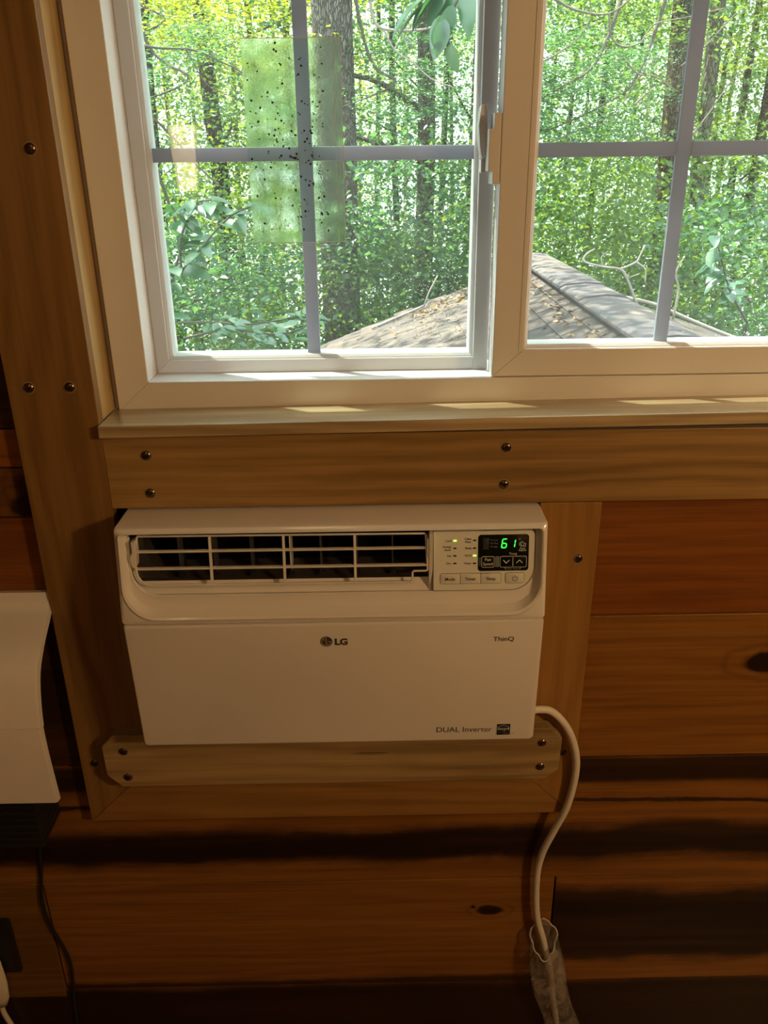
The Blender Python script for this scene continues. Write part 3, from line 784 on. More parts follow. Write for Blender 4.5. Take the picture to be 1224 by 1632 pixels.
# seven segment digits 6 and 1
def seg_digit(cx, cz, wd, ht, on, parent):
    sl = 0.14; t = wd*0.20; g = wd*0.05
    def P(u, v): return (cx + u*wd/2 + v*ht/2*sl, cz + v*ht/2)
    tv = 2*t/ht; tu = 2*t/wd; gu = 2*g/wd; gv = 2*g/ht
    S_ = {
     'a': [(-1+gu+tu*.3, 1), (1-gu-tu*.3, 1), (1-gu-tu, 1-tv), (-1+gu+tu, 1-tv)],
     'd': [(-1+gu+tu, -1+tv), (1-gu-tu, -1+tv), (1-gu-tu*.3, -1), (-1+gu+tu*.3, -1)],
     'g': [(-1+gu+tu, tv/2), (1-gu-tu, tv/2), (1-gu-tu*.5, 0), (1-gu-tu, -tv/2), (-1+gu+tu, -tv/2), (-1+gu+tu*.5, 0)],
     'f': [(-1, 1-gv-tv*.4), (-1+tu, 1-gv-tv), (-1+tu, gv+tv*.4), (-1, gv)],
     'b': [(1, 1-gv-tv*.4), (1, gv), (1-tu, gv+tv*.4), (1-tu, 1-gv-tv)],
     'e': [(-1, -gv), (-1+tu, -gv-tv*.4), (-1+tu, -1+gv+tv), (-1, -1+gv+tv*.4)],
     'c': [(1, -gv), (1, -1+gv+tv*.4), (1-tu, -1+gv+tv), (1-tu, -gv-tv*.4)]}
    for k in on:
        mm = MB(); mm.face([(x, PZ(z)-DL, z) for x, z in (P(u, v) for u, v in S_[k])])
        mm.build('segment', SEG_ON, parent)
seg_digit(0.1768, 1.1031, 0.0078, 0.0138, 'acdefg', disp)
seg_digit(0.1890, 1.1028, 0.0066, 0.0122, 'bc', disp)
plate(0.1470, 0.1552, 1.0948, 1.1108, 0.0004, 0.0009, 'blank_digit', plain('segment_off', (0.035, 0.045, 0.038), 0.4), disp, bev=0.0001)
for body, z in (('F1 Low', 1.1068), ('F2 Med', 1.1022), ('F3 High', 1.0974)): text(body, 0.1574, z, width=0.0102, lift=DL, mat=INK_G, parent=disp)
text('\u00b0F', 0.1966, 1.1075, 0.0034, lift=DL, mat=INK_W, parent=disp)
text('Temp', 0.1838, 1.0866, width=0.0110, lift=DL, mat=INK_W, parent=disp)
text('Smart', 0.2026, 1.0947, width=0.0076, align='CENTER', lift=DL, mat=INK_W, parent=disp, thick=0.02)
text('Diagnosis', 0.2026, 1.0920, width=0.0106, align='CENTER', lift=DL, mat=INK_W, parent=disp, thick=0.02)
def arc_line(cx, cz, r, a0, a1, wd, name, mat, parent, lift=DL, n=20, yfun=None):
    yf = yfun or PZ
    mm = MB(); A = [math.radians(a0+(a1-a0)*k/n) for k in range(n+1)]
    mm.grid([[(cx+(r-wd/2)*math.cos(a), yf(cz+(r-wd/2)*math.sin(a))-lift, cz+(r-wd/2)*math.sin(a)) for a in A], [(cx+(r+wd/2)*math.cos(a), yf(cz+(r+wd/2)*math.sin(a))-lift, cz+(r+wd/2)*math.sin(a)) for a in A]])
    return mm.build(name, mat, parent)
def poly_line(pts, wd, name, mat, parent, lift=DL, yfun=None):
    yf = yfun or PZ
    mm = MB()
    for a, b in zip(pts, pts[1:]):
        d = Vector((b[0]-a[0], b[1]-a[1])); d.normalize(); nn = Vector((-d.y, d.x))*wd/2; e = d*wd*0.35
        q = [(a[0]-e.x+nn.x, a[1]-e.y+nn.y), (b[0]+e.x+nn.x, b[1]+e.y+nn.y), (b[0]+e.x-nn.x, b[1]+e.y-nn.y), (a[0]-e.x-nn.x, a[1]-e.y-nn.y)]
        mm.face([(x, yf(z)-lift, z) for x, z in q])
    return mm.build(name, mat, parent)
ic = arc_line(0.2012, 1.1018, 0.0033, 40, 320, 0.0007, 'icon', INK_W, disp)
arc_line(0.2012, 1.1018, 0.0015, 60, 300, 0.0006, 'icon_stroke', INK_W, ic)
outline(rrect(0.2040, 0.2070, 1.0982, 1.1030, *([0.0006]*4), 4), rrect(0.2046, 0.2064, 1.0988, 1.1024, *([0.0003]*4), 4), PZ, DL, 'icon_stroke', INK_W, ic)
fsb = plate(0.1452, 0.1632, 1.0689, 1.0848, 0.0024, 0.0012, 'fan_speed_button', DISPLAY, disp)
outline(rrect(0.1452, 0.1632, 1.0689, 1.0848, *([0.0024]*4), 6), rrect(0.1457, 0.1627, 1.0694, 1.0843, *([0.0020]*4), 6), PZ, 0.0014, 'button_rim', INK_W, fsb)
text('Fan', 0.1542, 1.0782, width=0.0082, align='CENTER', lift=0.0015, mat=INK_W, parent=fsb); text('Speed', 0.1542, 1.0722, width=0.0138, align='CENTER', lift=0.0015, mat=INK_W, parent=fsb)
tmb = plate(0.1712, 0.2086, 1.0686, 1.0847, 0.0024, 0.0012, 'temperature_button', DISPLAY, disp)
outline(rrect(0.1712, 0.2086, 1.0686, 1.0847, *([0.0024]*4), 6), rrect(0.1717, 0.2081, 1.0691, 1.0842, *([0.0020]*4), 6), PZ, 0.0014, 'button_rim', INK_W, tmb)
plate(0.1886, 0.1898, 1.0705, 1.0828, 0.0002, 0.0015, 'divider', plain('divider_grey', (0.45, 0.47, 0.42), 0.4), tmb, bev=0.0001)
poly_line([(0.1760, 1.0790), (0.1800, 1.0748), (0.1841, 1.0790)], 0.0010, 'chevron', INK_W, tmb, 0.0015)
poly_line([(0.1944, 1.0750), (0.1985, 1.0791), (0.2026, 1.0750)], 0.0010, 'chevron', INK_W, tmb, 0.0015)
plate(0.1641, 0.1702, 1.0690, 1.0846, 0.0012, 0.0009, 'clear_window', plain('smoky_clear', (0.16, 0.21, 0.17), 0.2), disp)
plate(0.1409, 0.1447, 1.0706, 1.0832, 0.0016, 0.0009, 'clear_window', plain('smoky_clear_dark', (0.06, 0.085, 0.065), 0.2), disp)
text('Filter Reset', 0.1895, 1.0653, width=0.0150, align='CENTER', lift=DL, mat=INK_G, parent=disp)
poly_line([(0.1786, 1.0684), (0.1786, 1.0670), (0.1802, 1.0660)], 0.0006, 'bracket', INK_W, disp)
poly_line([(0.2004, 1.0684), (0.2004, 1.0670), (0.1988, 1.0660)], 0.0006, 'bracket', INK_W, disp)

# lower row of buttons
def key(x0, x1, z0, z1, rl, rr_, name, parent):
    lp = lambda d: rrect(x0+d, x1-d, z0+d, z1-d, max(rl-d, 0.0002), max(rr_-d, 0.0002), max(rr_-d, 0.0002), max(rl-d, 0.0002), 6)
    mm = MB()
    mm.grid([[(x, PZ(z)+0.0002, z) for x, z in lp(0)], [(x, PZ(z)-0.0008, z) for x, z in lp(0.0002)], [(x, PZ(z)-0.0012, z) for x, z in lp(0.0009)]], closed=True)
    mm.face([(x, PZ(z)-0.0012, z) for x, z in lp(0.0009)])
    ob = mm.build(name, PANEL_P, parent, auto=40)
    outline(lp(-0.0005), lp(0.0002), PZ, 0.00025, 'key_gap', SEAM, ob)
    return ob
KZ0, KZ1 = 1.0453, 1.0600
for x0, x1, rl, rr_, body in ((0.0870, 0.1152, 0.003, 0.0003, 'Mode'), (0.1156, 0.1440, 0.0003, 0.0003, 'Timer'), (0.1444, 0.1730, 0.0003, 0.003, 'Sleep')):
    k_ = key(x0, x1, KZ0, KZ1, rl, rr_, 'button', cpan)
    text(body, (x0+x1)/2, 1.0506, 0.0062, align='CENTER', lift=0.0016, parent=k_, thick=0.012)
k_ = key(0.1793, 0.2057, KZ0, KZ1, 0.003, 0.003, 'power_button', cpan)
arc_line(0.1928, 1.0524, 0.0036, 120, 420, 0.0007, 'power_symbol', INK, k_, 0.0016)
poly_line([(0.1928, 1.0568), (0.1928, 1.0526)], 0.0007, 'power_symbol', INK, k_, 0.0016)

# ---- marks on the lower panel
lg = MB()
A = [2*math.pi*k/32 for k in range(32)]
cx, cz, rr_ = -0.0765, 0.9615, 0.0088
lg.face([(cx+rr_*math.cos(a), PLW(cz+rr_*math.sin(a))-0.0003, cz+rr_*math.sin(a)) for a in A])
lgo = lg.build('logo_disc', LOGO, low)
LOGO_L = plain('logo_light', (0.50, 0.45, 0.38), 0.45)
arc_line(cx, cz, 0.0069, 85, 360, 0.0009, 'logo_stroke', LOGO_L, lgo, 0.0005, yfun=PLW)
poly_line([(cx+0.0069, cz), (cx+0.0027, cz)], 0.0009, 'logo_stroke', LOGO_L, lgo, 0.0005, PLW)
poly_line([(cx, cz+0.0048), (cx, cz-0.0040), (cx+0.0022, cz-0.0040)], 0.0009, 'logo_stroke', LOGO_L, lgo, 0.0005, PLW)
arc_line(cx-0.0031, cz+0.0029, 0.00045, 0, 360, 0.0009, 'logo_stroke', LOGO_L, lgo, 0.0005, 12, PLW)
text('LG', -0.0643, 0.9558, width=0.0186, height=0.0118, yfun=PLW, mat=LOGO, parent=low, thick=0.05)
text('ThinQ', 0.1642, 0.9576, width=0.0300, height=0.0092, yfun=PLW, mat=INK, parent=low, thick=0.015)
text('DUAL Inverter', 0.0854, 0.7895, width=0.0850, height=0.0098, yfun=PLW, mat=INK, parent=low)
es = plate(0.1772, 0.1992, 0.7818, 0.8045, 0.0004, 0.0003, 'efficiency_label', plain('label_white', (0.72, 0.68, 0.60), 0.5), low, PLW, 0.0001)
plate(0.1780, 0.1984, 0.7826, 0.8037, 0.0002, 0.0005, 'label_field', plain('label_black', (0.010, 0.012, 0.016), 0.5), es, PLW, 0.0001)
arc_line(0.1880, 0.7895, 0.0115, 38, 142, 0.0007, 'label_arc', INK_W, es, 0.0007, yfun=PLW)
text('energy', 0.1790, 0.7922, width=0.0150, height=0.0060, lift=0.0007, yfun=PLW, mat=INK_W, parent=es, shear=0.4)
poly_line([(0.1938, 0.7945), (0.1972, 0.7950), (0.1946, 0.7926), (0.1955, 0.7966), (0.1966, 0.7922), (0.1938, 0.7945)], 0.0006, 'label_star', INK_W, es, 0.0007, PLW)
poly_line([(0.1782, 0.7877), (0.1982, 0.7877)], 0.0004, 'label_rule', INK_G, es, 0.0007, PLW)
text('ENERGY STAR', 0.1882, 0.7842, width=0.0165, lift=0.0007, yfun=PLW, mat=INK_G, parent=es)

# ---- power cord: leaves the right flank, swings out and hangs down into the bag
cord = [(0.205, -0.030, 0.789), (0.236, -0.028, 0.7890), (0.2515, -0.022, 0.7880), (0.2763, -0.017, 0.7790), (0.3035, -0.016, 0.7450), (0.3215, -0.014, 0.6940), (0.3250, -0.012, 0.6415),
        (0.3165, -0.010, 0.5738), (0.2995, -0.006, 0.5180), (0.2833, -0.002, 0.4604), (0.2785, 0.002, 0.4006), (0.2845, 0.003, 0.3068), (0.3005, 0.001, 0.2413), (0.3195, 0.000, 0.1562), (0.3300, -0.001, 0.080), (0.3385, -0.002, 0.0271), (0.3480, -0.002, -0.06)]
m = MB(); m.tube(smooth_path(cord, 8), 0.0062, 14)
co = m.build('power_cord', CORD_W, ac, smooth=True)
m = MB(); rows = []
for d, hw in ((0, 0.010), (0.02, 0.016), (0.05, 0.018), (0.075, 0.017)):
    zc, xc = -0.05-d, 0.346+d*0.12
    rows.append([(xc+hw*math.cos(a), -0.004+0.011*math.sin(a), zc) for a in [2*math.pi*k/16 for k in range(16)]])
m.grid(rows, closed=True); m.face(rows[0]); m.face(rows[-1])
m.build('plug', CORD_W, co, auto=40)

# ------------------------------------------------------------------ support board under the air conditioner
cl = empty('support_board', (-0.078, -0.012, 0.647), 'pale wooden support board with clipped corners screwed under the air conditioner', 'board')
m = MB(); m.prism_y([(-0.4514, 0.672), (-0.4300, 0.6475), (0.2700, 0.6475), (0.2925, 0.668), (0.2946, 0.730), (0.2740, 0.7512), (-0.4330, 0.7512), (-0.4525, 0.729)], -0.0236, -0.0003)
m.build('board', CLEAT_W, cl, bevel=0.0015)
for x, z in ((-0.4180, 0.7205), (-0.4172, 0.6680), (0.2620, 0.7235), (0.2621, 0.6750)): screw(x, -0.0236, z, cl)

# ------------------------------------------------------------------ clear plastic bag round the plug
m_, nt, p, o_ = new_mat('bag_plastic')
nt.nodes.remove(p)
tc = nt.nodes.new('ShaderNodeTexCoord').outputs['Object']
n1 = nnoise(nt, nmap(nt, tc, (0,0,0), (1, 1, 0.6)), 42, 5, 0.65, 0.8)
bmp = nbump(nt, n1, 1.0, 0.010)
tr = nt.nodes.new('ShaderNodeBsdfTransparent'); tr.inputs[0].default_value = (0.93, 0.92, 0.90, 1)
gl = nt.nodes.new('ShaderNodeBsdfGlossy'); gl.inputs['Roughness'].default_value = 0.22; gl.inputs[0].default_value = (0.8, 0.78, 0.76, 1); nt.links.new(bmp, gl.inputs['Normal'])
df = nt.nodes.new('ShaderNodeBsdfDiffuse'); df.inputs[0].default_value = (0.62, 0.58, 0.54, 1); nt.links.new(bmp, df.inputs['Normal'])
a1 = nt.nodes.new('ShaderNodeMixShader'); a1.inputs[0].default_value = 0.5
nt.links.new(gl.outputs[0], a1.inputs[1]); nt.links.new(df.outputs[0], a1.inputs[2])
a2 = nt.nodes.new('ShaderNodeMixShader')
nt.links.new(nrange(nt, n1, 0.38, 0.68, 0.14, 0.72), a2.inputs[0]); nt.links.new(tr.outputs[0], a2.inputs[1]); nt.links.new(a1.outputs[0], a2.inputs[2])
nt.links.new(a2.outputs[0], o_.inputs[0])
BAG = m_
bag = empty('plastic_bag', (0.34, -0.012, -0.10), 'crumpled clear plastic bag pulled over the hanging end of the white cord', 'bag')
m = MB()
rows = []
prof = [(0.300, 0.218, 0.0235, 0.0250), (0.3010, 0.212, 0.0265, 0.026), (0.305, 0.190, 0.030, 0.024), (0.312, 0.155, 0.034, 0.022), (0.320, 0.120, 0.034, 0.021), (0.331, 0.085, 0.033, 0.020), (0.342, 0.050, 0.032, 0.0195), (0.353, 0.010, 0.033, 0.0195), (0.360, -0.04, 0.034, 0.019), (0.365, -0.10, 0.034, 0.018), (0.366, -0.16, 0.031, 0.015), (0.366, -0.19, 0.022, 0.006)]
K = 44
for i, (xc, zc, rx, ry) in enumerate(prof):
    row = []
    for k in range(K):
        a = 2*math.pi*k/K
        wob = 1 + 0.10*math.sin(3*a+i*0.9) + 0.06*math.sin(7*a-i*1.7) + 0.035*math.sin(13*a+i*2.3)
        tilt = 0.062 if i == 0 else 0.060 if i == 1 else max(0.0, 0.045-0.012*(i-1))   # mouth leans open towards the room
        row.append((xc + rx*wob*math.cos(a), -0.003+ry*wob*math.sin(a)*0.72, zc + tilt*(0.5+0.5*math.sin(a)) + 0.004*math.sin(5*a+i)))
    rows.append(row)
m.grid(rows, closed=True)
bo = m.build('bag_film', BAG, bag, smooth=True)
m = MB(); m.tube(rows[0]+rows[0][:1], 0.0016, 6, caps=False); m.build('rolled_mouth', plain('bag_rim', (0.50, 0.45, 0.40), 0.35), bag, smooth=True)
bo.modifiers.new('smooth', 'SUBSURF').levels = 1
bo.modifiers['smooth'].render_levels = 1

# ------------------------------------------------------------------ white cover appliance at the left
wa = empty('wall_appliance', (-0.72, 0.0, 0.553), 'white curved plastic cover over a black ribbed body, hung on the wall beside the casing', 'appliance')
prof = smooth_path([(0, 0.004, 1.000), (0, -0.004, 0.976), (0, -0.052, 0.942), (0, -0.085, 0.906), (0, -0.104, 0.844), (0, -0.106, 0.787), (0, -0.103, 0.735), (0, -0.100, 0.688)], 5)
thk = 0.009
def shell(z0, z1, name):
    pr = [p_ for p_ in prof if z0-1e-6 <= p_.z <= z1+1e-6]
    mm = MB(); rows = []
    for i, p_ in enumerate(pr):
        t_ = (pr[min(i+1, len(pr)-1)]-pr[max(i-1, 0)]).normalized(); nrm = Vector((0, -t_.z, t_.y)); nrm = nrm if nrm.y > 0 else -nrm
        b_ = p_ + nrm*thk
        rows.append([(-0.98, p_.y, p_.z), (-0.5055, p_.y, p_.z), (-0.5025, p_.y+0.002, p_.z), (-0.5005, b_.y, b_.z), (-0.5045, b_.y+0.002, b_.z), (-0.98, b_.y, b_.z)])
    mm.grid(rows, closed=True); mm.face(rows[0]); mm.face(rows[-1])
    return mm.build(name, COVER_W, wa, auto=40)
zc_ = [p_.z for p_ in prof if p_.z < 0.842][0]
shell(zc_, 1.0, 'upper_cover'); shell(0.68, zc_-0.0, 'lower_cover').location.y = -0.0022
m = MB(); m.prism_y([(-0.98, 0.700), (-0.560, 0.700), (-0.560, 0.930), (-0.98, 0.930)], -0.030, WY)
m.build('body', BLACK_P, wa)
m = MB(); m.box(-0.98, -0.560, -0.062, WY-0.0005, 0.556, 0.700)
bb = m.build('ribbed_base', BLACK_P, wa, bevel=0.004)
for k in range(9):
    m = MB(); m.box(-0.978, -0.5585, -0.0655, 0.015, 0.5605+k*0.0135, 0.5675+k*0.0135); m.build('rib', BLACK_P, bb, bevel=0.002)
m = MB(); m.tube(smooth_path([(-0.606, 0.005, 0.575), (-0.608, 0.012, 0.540), (-0.612, 0.0155, 0.4636), (-0.6285, 0.0158, 0.3493), (-0.6235, 0.0158, 0.2849), (-0.6045, 0.0158, 0.2010), (-0.6065, 0.0158, 0.1317), (-0.6140, 0.0158, 0.0565), (-0.618, 0.0155, -0.05), (-0.615, 0.0155, -0.23)], 7), 0.0032, 10)
cbl = m.build('black_cable', BLACK_P, wa, smooth=True)

# ------------------------------------------------------------------ black socket and white plug at the lower left
so = empty('wall_socket', (-0.738, WY, 0.165), 'black wall socket plate low on the plank wall', 'socket')
m = MB(); m.prism_y([(x, z) for x, z in rrect(-0.780, -0.6975, 0.166, 0.305, *([0.006]*4), 5)], 0.0125, WY); m.build('cover_plate', BLACK_P, so, bevel=0.0015)
for zc in (0.262, 0.208):
    m = MB(); m.prism_y([(x, z) for x, z in rrect(-0.755, -0.7225, zc-0.014, zc+0.014, *([0.008]*4), 5)], 0.0108, 0.014); m.build('receptacle', BLACK_P, so, bevel=0.0008)
pl = empty('power_plug', (-0.744, -0.005, 0.09), 'white plug with white cord in the black wall socket', 'plug')
m = MB(); rows = []
for z, hw, yb in ((0.232, 0.010, 0.006), (0.226, 0.016, 0.0), (0.195, 0.021, -0.010), (0.155, 0.0235, -0.014), (0.115, 0.019, -0.012), (0.092, 0.010, -0.006)):
    rows.append([(-0.746+hw*math.cos(a)-0.0, (yb+0.0105)/2 + (0.0105-yb)/2*math.sin(a), z) for a in [2*math.pi*k/18 for k in range(18)]])
m.grid(rows, closed=True); m.face(rows[0]); m.face(rows[-1])
pb = m.build('plug_body', CORD_W, pl, smooth=True)
m = MB(); m.tube(smooth_path([(-0.746, 0.002, 0.100), (-0.7475, 0.002, 0.070), (-0.742, 0.005, 0.030), (-0.735, 0.008, -0.02), (-0.730, 0.008, -0.10), (-0.735, 0.006, -0.235)], 6), 0.0048, 10); m.build('plug_cord', CORD_W, pl, smooth=True)

# ------------------------------------------------------------------ lamps of the room (behind and beside the camera)
def globe_lamp(loc, r, strength, name, label):
    e = empty(name, (loc[0], loc[1], FLOOR_Z), label, 'lamp')
    g = MB(); n = 14
    g.lathe_z([(max(r*math.sin(math.pi*k/n), 0.001), -r*math.cos(math.pi*k/n)) for k in range(n+1)], loc, 24)
    g.build('globe', glow('bulb_glow_'+name, LAMP, strength), e, smooth=True)
    g = MB(); g.lathe_z([(0.010, FLOOR_Z+0.025-loc[2]), (0.010, -r+0.002)], loc, 12); g.lathe_z([(0.001, FLOOR_Z-loc[2]), (0.14, FLOOR_Z-loc[2]), (0.14, FLOOR_Z+0.012-loc[2]), (0.012, FLOOR_Z+0.028-loc[2])], loc, 28)
    g.build('stand', STEEL, e, auto=40)
    return e
globe_lamp((1.72, -1.62, 1.90), 0.13, LAMP_MAIN, 'floor_lamp', 'floor lamp with a large warm glowing globe in the right part of the room')
e = empty('shade_lamp', (-0.655, -1.75, FLOOR_Z), 'slender floor lamp with a tall glowing shade behind the camera', 'lamp')
g = MB(); g.lathe_z([(0.033, 0.0), (0.046, 0.21)], (-0.655, -1.75, 1.50), 24); g.lathe_z([(0.001, 0.21), (0.046, 0.21)], (-0.655, -1.75, 1.50), 24); g.lathe_z([(0.001, 0.0), (0.033, 0.0)], (-0.655, -1.75, 1.50), 24)
g.build('lamp_shade', glow('shade_glow', LAMP, LAMP_SIDE), e, auto=40)
g = MB(); g.lathe_z([(0.008, 0.03), (0.008, 1.50-FLOOR_Z)], (-0.655, -1.75, FLOOR_Z), 12); g.lathe_z([(0.001, 0.0), (0.12, 0.0), (0.12, 0.012), (0.010, 0.03)], (-0.655, -1.75, FLOOR_Z), 24)
g.build('stand', STEEL, e, auto=40)
e = empty('ceiling_lamp', (-0.2, -1.3, CEIL_Z-0.05), 'round warm ceiling lamp', 'lamp')
g = MB(); g.lathe_z([(0.001, -0.048), (0.10, -0.045), (0.14, -0.030), (0.15, -0.002)], (-0.2, -1.3, CEIL_Z), 32); g.build('diffuser', glow('ceiling_glow', LAMP, LAMP_TOP), e, smooth=True)
g = MB(); g.lathe_z([(0.152, -0.022), (0.158, -0.022), (0.158, 0.0)], (-0.2, -1.3, CEIL_Z), 32); g.build('rim', STEEL, e)

# ================================================================== outside
# ------------------------------------------------------------------ shingled roof below the window
SH = []
def shingle_mat(name, a, b, seed):
    m, nt, p, o = new_mat(name)
    tc = nt.nodes.new('ShaderNodeTexCoord').outputs['Object']
    n1 = nnoise(nt, tc, 140, 3, 0.7); n2 = nnoise(nt, nmap(nt, tc, (seed, seed, 0)), 2.2, 4)
    c = nmix(nt, nrange(nt, n1, 0.3, 0.7), a, b)
    c = nmix(nt, nrange(nt, n2, 0.45, 0.7, 0, 0.5), c, (0.20, 0.15, 0.115))
    nt.links.new(c, p.inputs['Base Color']); p.inputs['Roughness'].default_value = 0.95; p.inputs['Specular IOR Level'].default_value = 0.2
    nt.links.new(nbump(nt, n1, 0.5, 0.004), p.inputs['Normal'])
    return m
SH = [shingle_mat('shingle_grey_brown', (0.0612, 0.0475, 0.0446), (0.1260, 0.1022, 0.0979), 1.0), shingle_mat('shingle_rosy', (0.0684, 0.0504, 0.0461), (0.1368, 0.1080, 0.1022), 4.0), shingle_mat('shingle_slate', (0.0540, 0.0446, 0.0432), (0.1116, 0.0950, 0.0936), 7.0)]
RIX, RIZ, RS, RSR = 1.45, 0.70, 0.38, 0.35       # ridge position, left and right slope
EAVE_X, RY1, RY2, RYR = -2.3, 0.45, 6.90, 5.75
def rz(x): return RIZ - RS*(RIX-x)
def rzr(x): return RIZ - 0.02 - RSR*(x-RIX-0.12)
m = MB()
m.grid([[(RIX+0.06, RY1, rz(RIX+0.06)-0.02), (RIX+0.06, RY2, rz(RIX+0.06)-0.02)], [(EAVE_X, RY1, rz(EAVE_X)-0.02), (EAVE_X, RY2, rz(EAVE_X)-0.02)], [(EAVE_X, RY1, rz(EAVE_X)-0.16), (EAVE_X, RY2, rz(EAVE_X)-0.16)], [(RIX+0.06, RY1, rz(EAVE_X)-0.16), (RIX+0.06, RY2, rz(EAVE_X)-0.16)], [(RIX+0.06, RY1, rz(RIX+0.06)-0.02), (RIX+0.06, RY2, rz(RIX+0.06)-0.02)]])
roof = tag(m.build('roof', SH[2]), 'grey brown shingled gable roof seen through the window', 'roof', kind='thing')
COURSE, TAB = 0.158, 0.335
def tab_mesh(wd, i):
    t = 0.011; ex = COURSE+0.03
    mm = MB(); g = 0.004
    # local: x down the slope from 0 (upper edge) to -ex (butt edge), y along the course; z measured off the deck
    g = 0.006
    pts = [(0.0, g, 0.001), (0.0, wd-g, 0.001), (-ex, wd-g, t), (-ex, g, t)]
    low_ = [(x, y, -0.006) for x, y, z in pts]
    mm.grid([pts, low_], closed=True); mm.face(pts); mm.face(low_)
    me = mm.mesh('shingle')
    me.materials.append(SH[i]); return me
tabs = [tab_mesh(wd, i) for i in range(3) for wd in (TAB, TAB*0.78, TAB*1.18)]
ang = math.atan(RS)
n_tab = 0
c = 0
xx = RIX+0.02
while xx > EAVE_X:
    y = RY1 + (0.17 if c % 2 else 0.0) + random.uniform(-0.05, 0.05)
    while y < RY2-0.05:
        k = random.randrange(3); sz = random.choice((0, 0, 1, 2)); wd = (TAB, TAB*0.78, TAB*1.18)[sz]
        if y+wd > RY2+0.02: wd = 0; break
        if y+wd > 2.6 and xx > -1.15:
            o = bpy.data.objects.new('shingle', tabs[k*3+sz]); COL.objects.link(o)
            o.location = (xx, y, rz(xx)-0.004+random.uniform(0, 0.002)); o.rotation_euler = (0, -ang, 0)
            o.parent = roof
            n_tab += 1
        y += wd
    xx -= COURSE; c += 1
m = MB()
m.grid([[(RIX-0.02, RY1, rzr(RIX-0.02)), (RIX-0.02, RYR, rzr(RIX-0.02))], [(4.6, RY1, rzr(4.6)), (4.6, RYR, rzr(4.6))], [(4.6, RY1, rzr(4.6)-0.14), (4.6, RYR, rzr(4.6)-0.14)], [(RIX+0.07, RY1, rzr(4.6)-0.14), (RIX+0.07, RYR, rzr(4.6)-0.14)]])
m.build('far_slope', SH[2], roof)
# ridge vent strip and cap pieces
m = MB(); m.grid([[(RIX-0.075, y, rz(RIX-0.075)-0.005) for y in (RY1, RY2+0.1)], [(RIX-0.060, y, RIZ+0.030) for y in (RY1, RY2+0.1)], [(RIX+0.22, y, RIZ+0.030) for y in (RY1, RY2+0.1)], [(RIX+0.23, y, rzr(RIX+0.23)) for y in (RY1, RY2+0.1)]])
m.build('ridge_vent', plain('vent_dark', (0.045, 0.04, 0.04), 0.8), roof)
CAP = shingle_mat('ridge_cap_shingle', (0.0864, 0.0734, 0.0778), (0.1332, 0.1166, 0.1224), 3.0)
for yy, L in ((0.45, 1.30), (1.75, 1.30), (3.05, 1.35), (4.40, 0.59), (4.99, 2.10)):
    mm = MB(); y0, y1 = yy+0.006, yy+L+0.02; h0 = 0.012
    sec = [(RIX-0.105, RIZ+0.018), (RIX-0.070, RIZ+0.036), (RIX+0.08, RIZ+0.050), (RIX+0.20, RIZ+0.040), (RIX+0.235, RIZ+0.018)]
    rows = [[(x, y0, z+h0) for x, z in sec], [(x, y1, z) for x, z in sec], [(x, y1, z-0.012) for x, z in sec], [(x, y0, z-0.012+h0*0.3) for x, z in sec], [(x, y0, z+h0) for x, z in sec]]
    mm.grid(rows)
    for j in (0, -1): mm.face([r[j] for r in rows[:4]])
    mm.build('ridge_cap', CAP, roof)
# strip of debris along the vent, dry leaves and a stick on the shingles
DRY = leaf_mat('dry_leaf', ((0.2304, 0.1224, 0.0504), (0.3240, 0.1944, 0.0936), (0.3960, 0.3024, 0.2016)), (0.1800, 0.0864, 0.0216), 0.2, 0.2)
def leaf_geo(n, pos, size, normal_jit, up=0.6, flat=False):
    """n diamond leaves folded along the midrib; returns verts, faces"""
    th = RNG.uniform(0, 2*np.pi, n)
    d = np.stack([np.cos(th), np.sin(th), RNG.normal(-0.15, 0.45, n)], 1) if not flat else np.stack([np.cos(th), np.sin(th), RNG.normal(0, 0.08, n)], 1)
    d /= np.linalg.norm(d, axis=1, keepdims=True)
    nrm = RNG.normal(0, normal_jit, (n, 3)); nrm[:, 2] += up
    nrm -= d*np.sum(nrm*d, 1, keepdims=True); nrm /= np.linalg.norm(nrm, axis=1, keepdims=True)+1e-9
    s = np.cross(d, nrm)
    L = size*RNG.uniform(0.65, 1.25, (n, 1)); W = L*RNG.uniform(0.26, 0.38, (n, 1))
    fold = W*RNG.uniform(0.1, 0.5, (n, 1))
    base = pos; tip = pos + d*L - nrm*L*0.12
    mid = pos + d*L*0.45
    a = mid + s*W + nrm*fold; b = mid - s*W + nrm*fold
    V = np.stack([base, a, tip, b], 1).reshape(-1, 3)
    i = np.arange(n)*4
    F = np.concatenate([np.stack([i, i+1, i+2], 1), np.stack([i, i+2, i+3], 1)], 0)
    return V, F
def tri_mesh(name, V, F, mat):
    me = bpy.data.meshes.new(name)
    me.vertices.add(len(V)); me.vertices.foreach_set('co', V.astype(np.float32).ravel())
    me.loops.add(len(F)*3); me.loops.foreach_set('vertex_index', F.astype(np.int32).ravel())
    me.polygons.add(len(F)); me.polygons.foreach_set('loop_start', np.arange(0, len(F)*3, 3, dtype=np.int32)); me.polygons.foreach_set('loop_total', np.full(len(F), 3, np.int32))
    me.update(calc_edges=True); me.validate()
    me.materials.append(mat)
    return me
n = 190
py = RNG.uniform(2.8, 6.9, n); px = np.where(RNG.random(n) < 0.6, RIX-0.12-np.abs(RNG.normal(0, 0.10, n)), RNG.uniform(-0.3, 1.3, n))
pos = np.stack([px, py, rz(px)+0.012], 1)
n2 = 130
px2 = RNG.uniform(0.35, 1.0, n2); pos2 = np.stack([px2, 6.35+RNG.normal(0, 0.13, n2)+0.15*(px2-0.6), rz(px2)+0.015], 1)
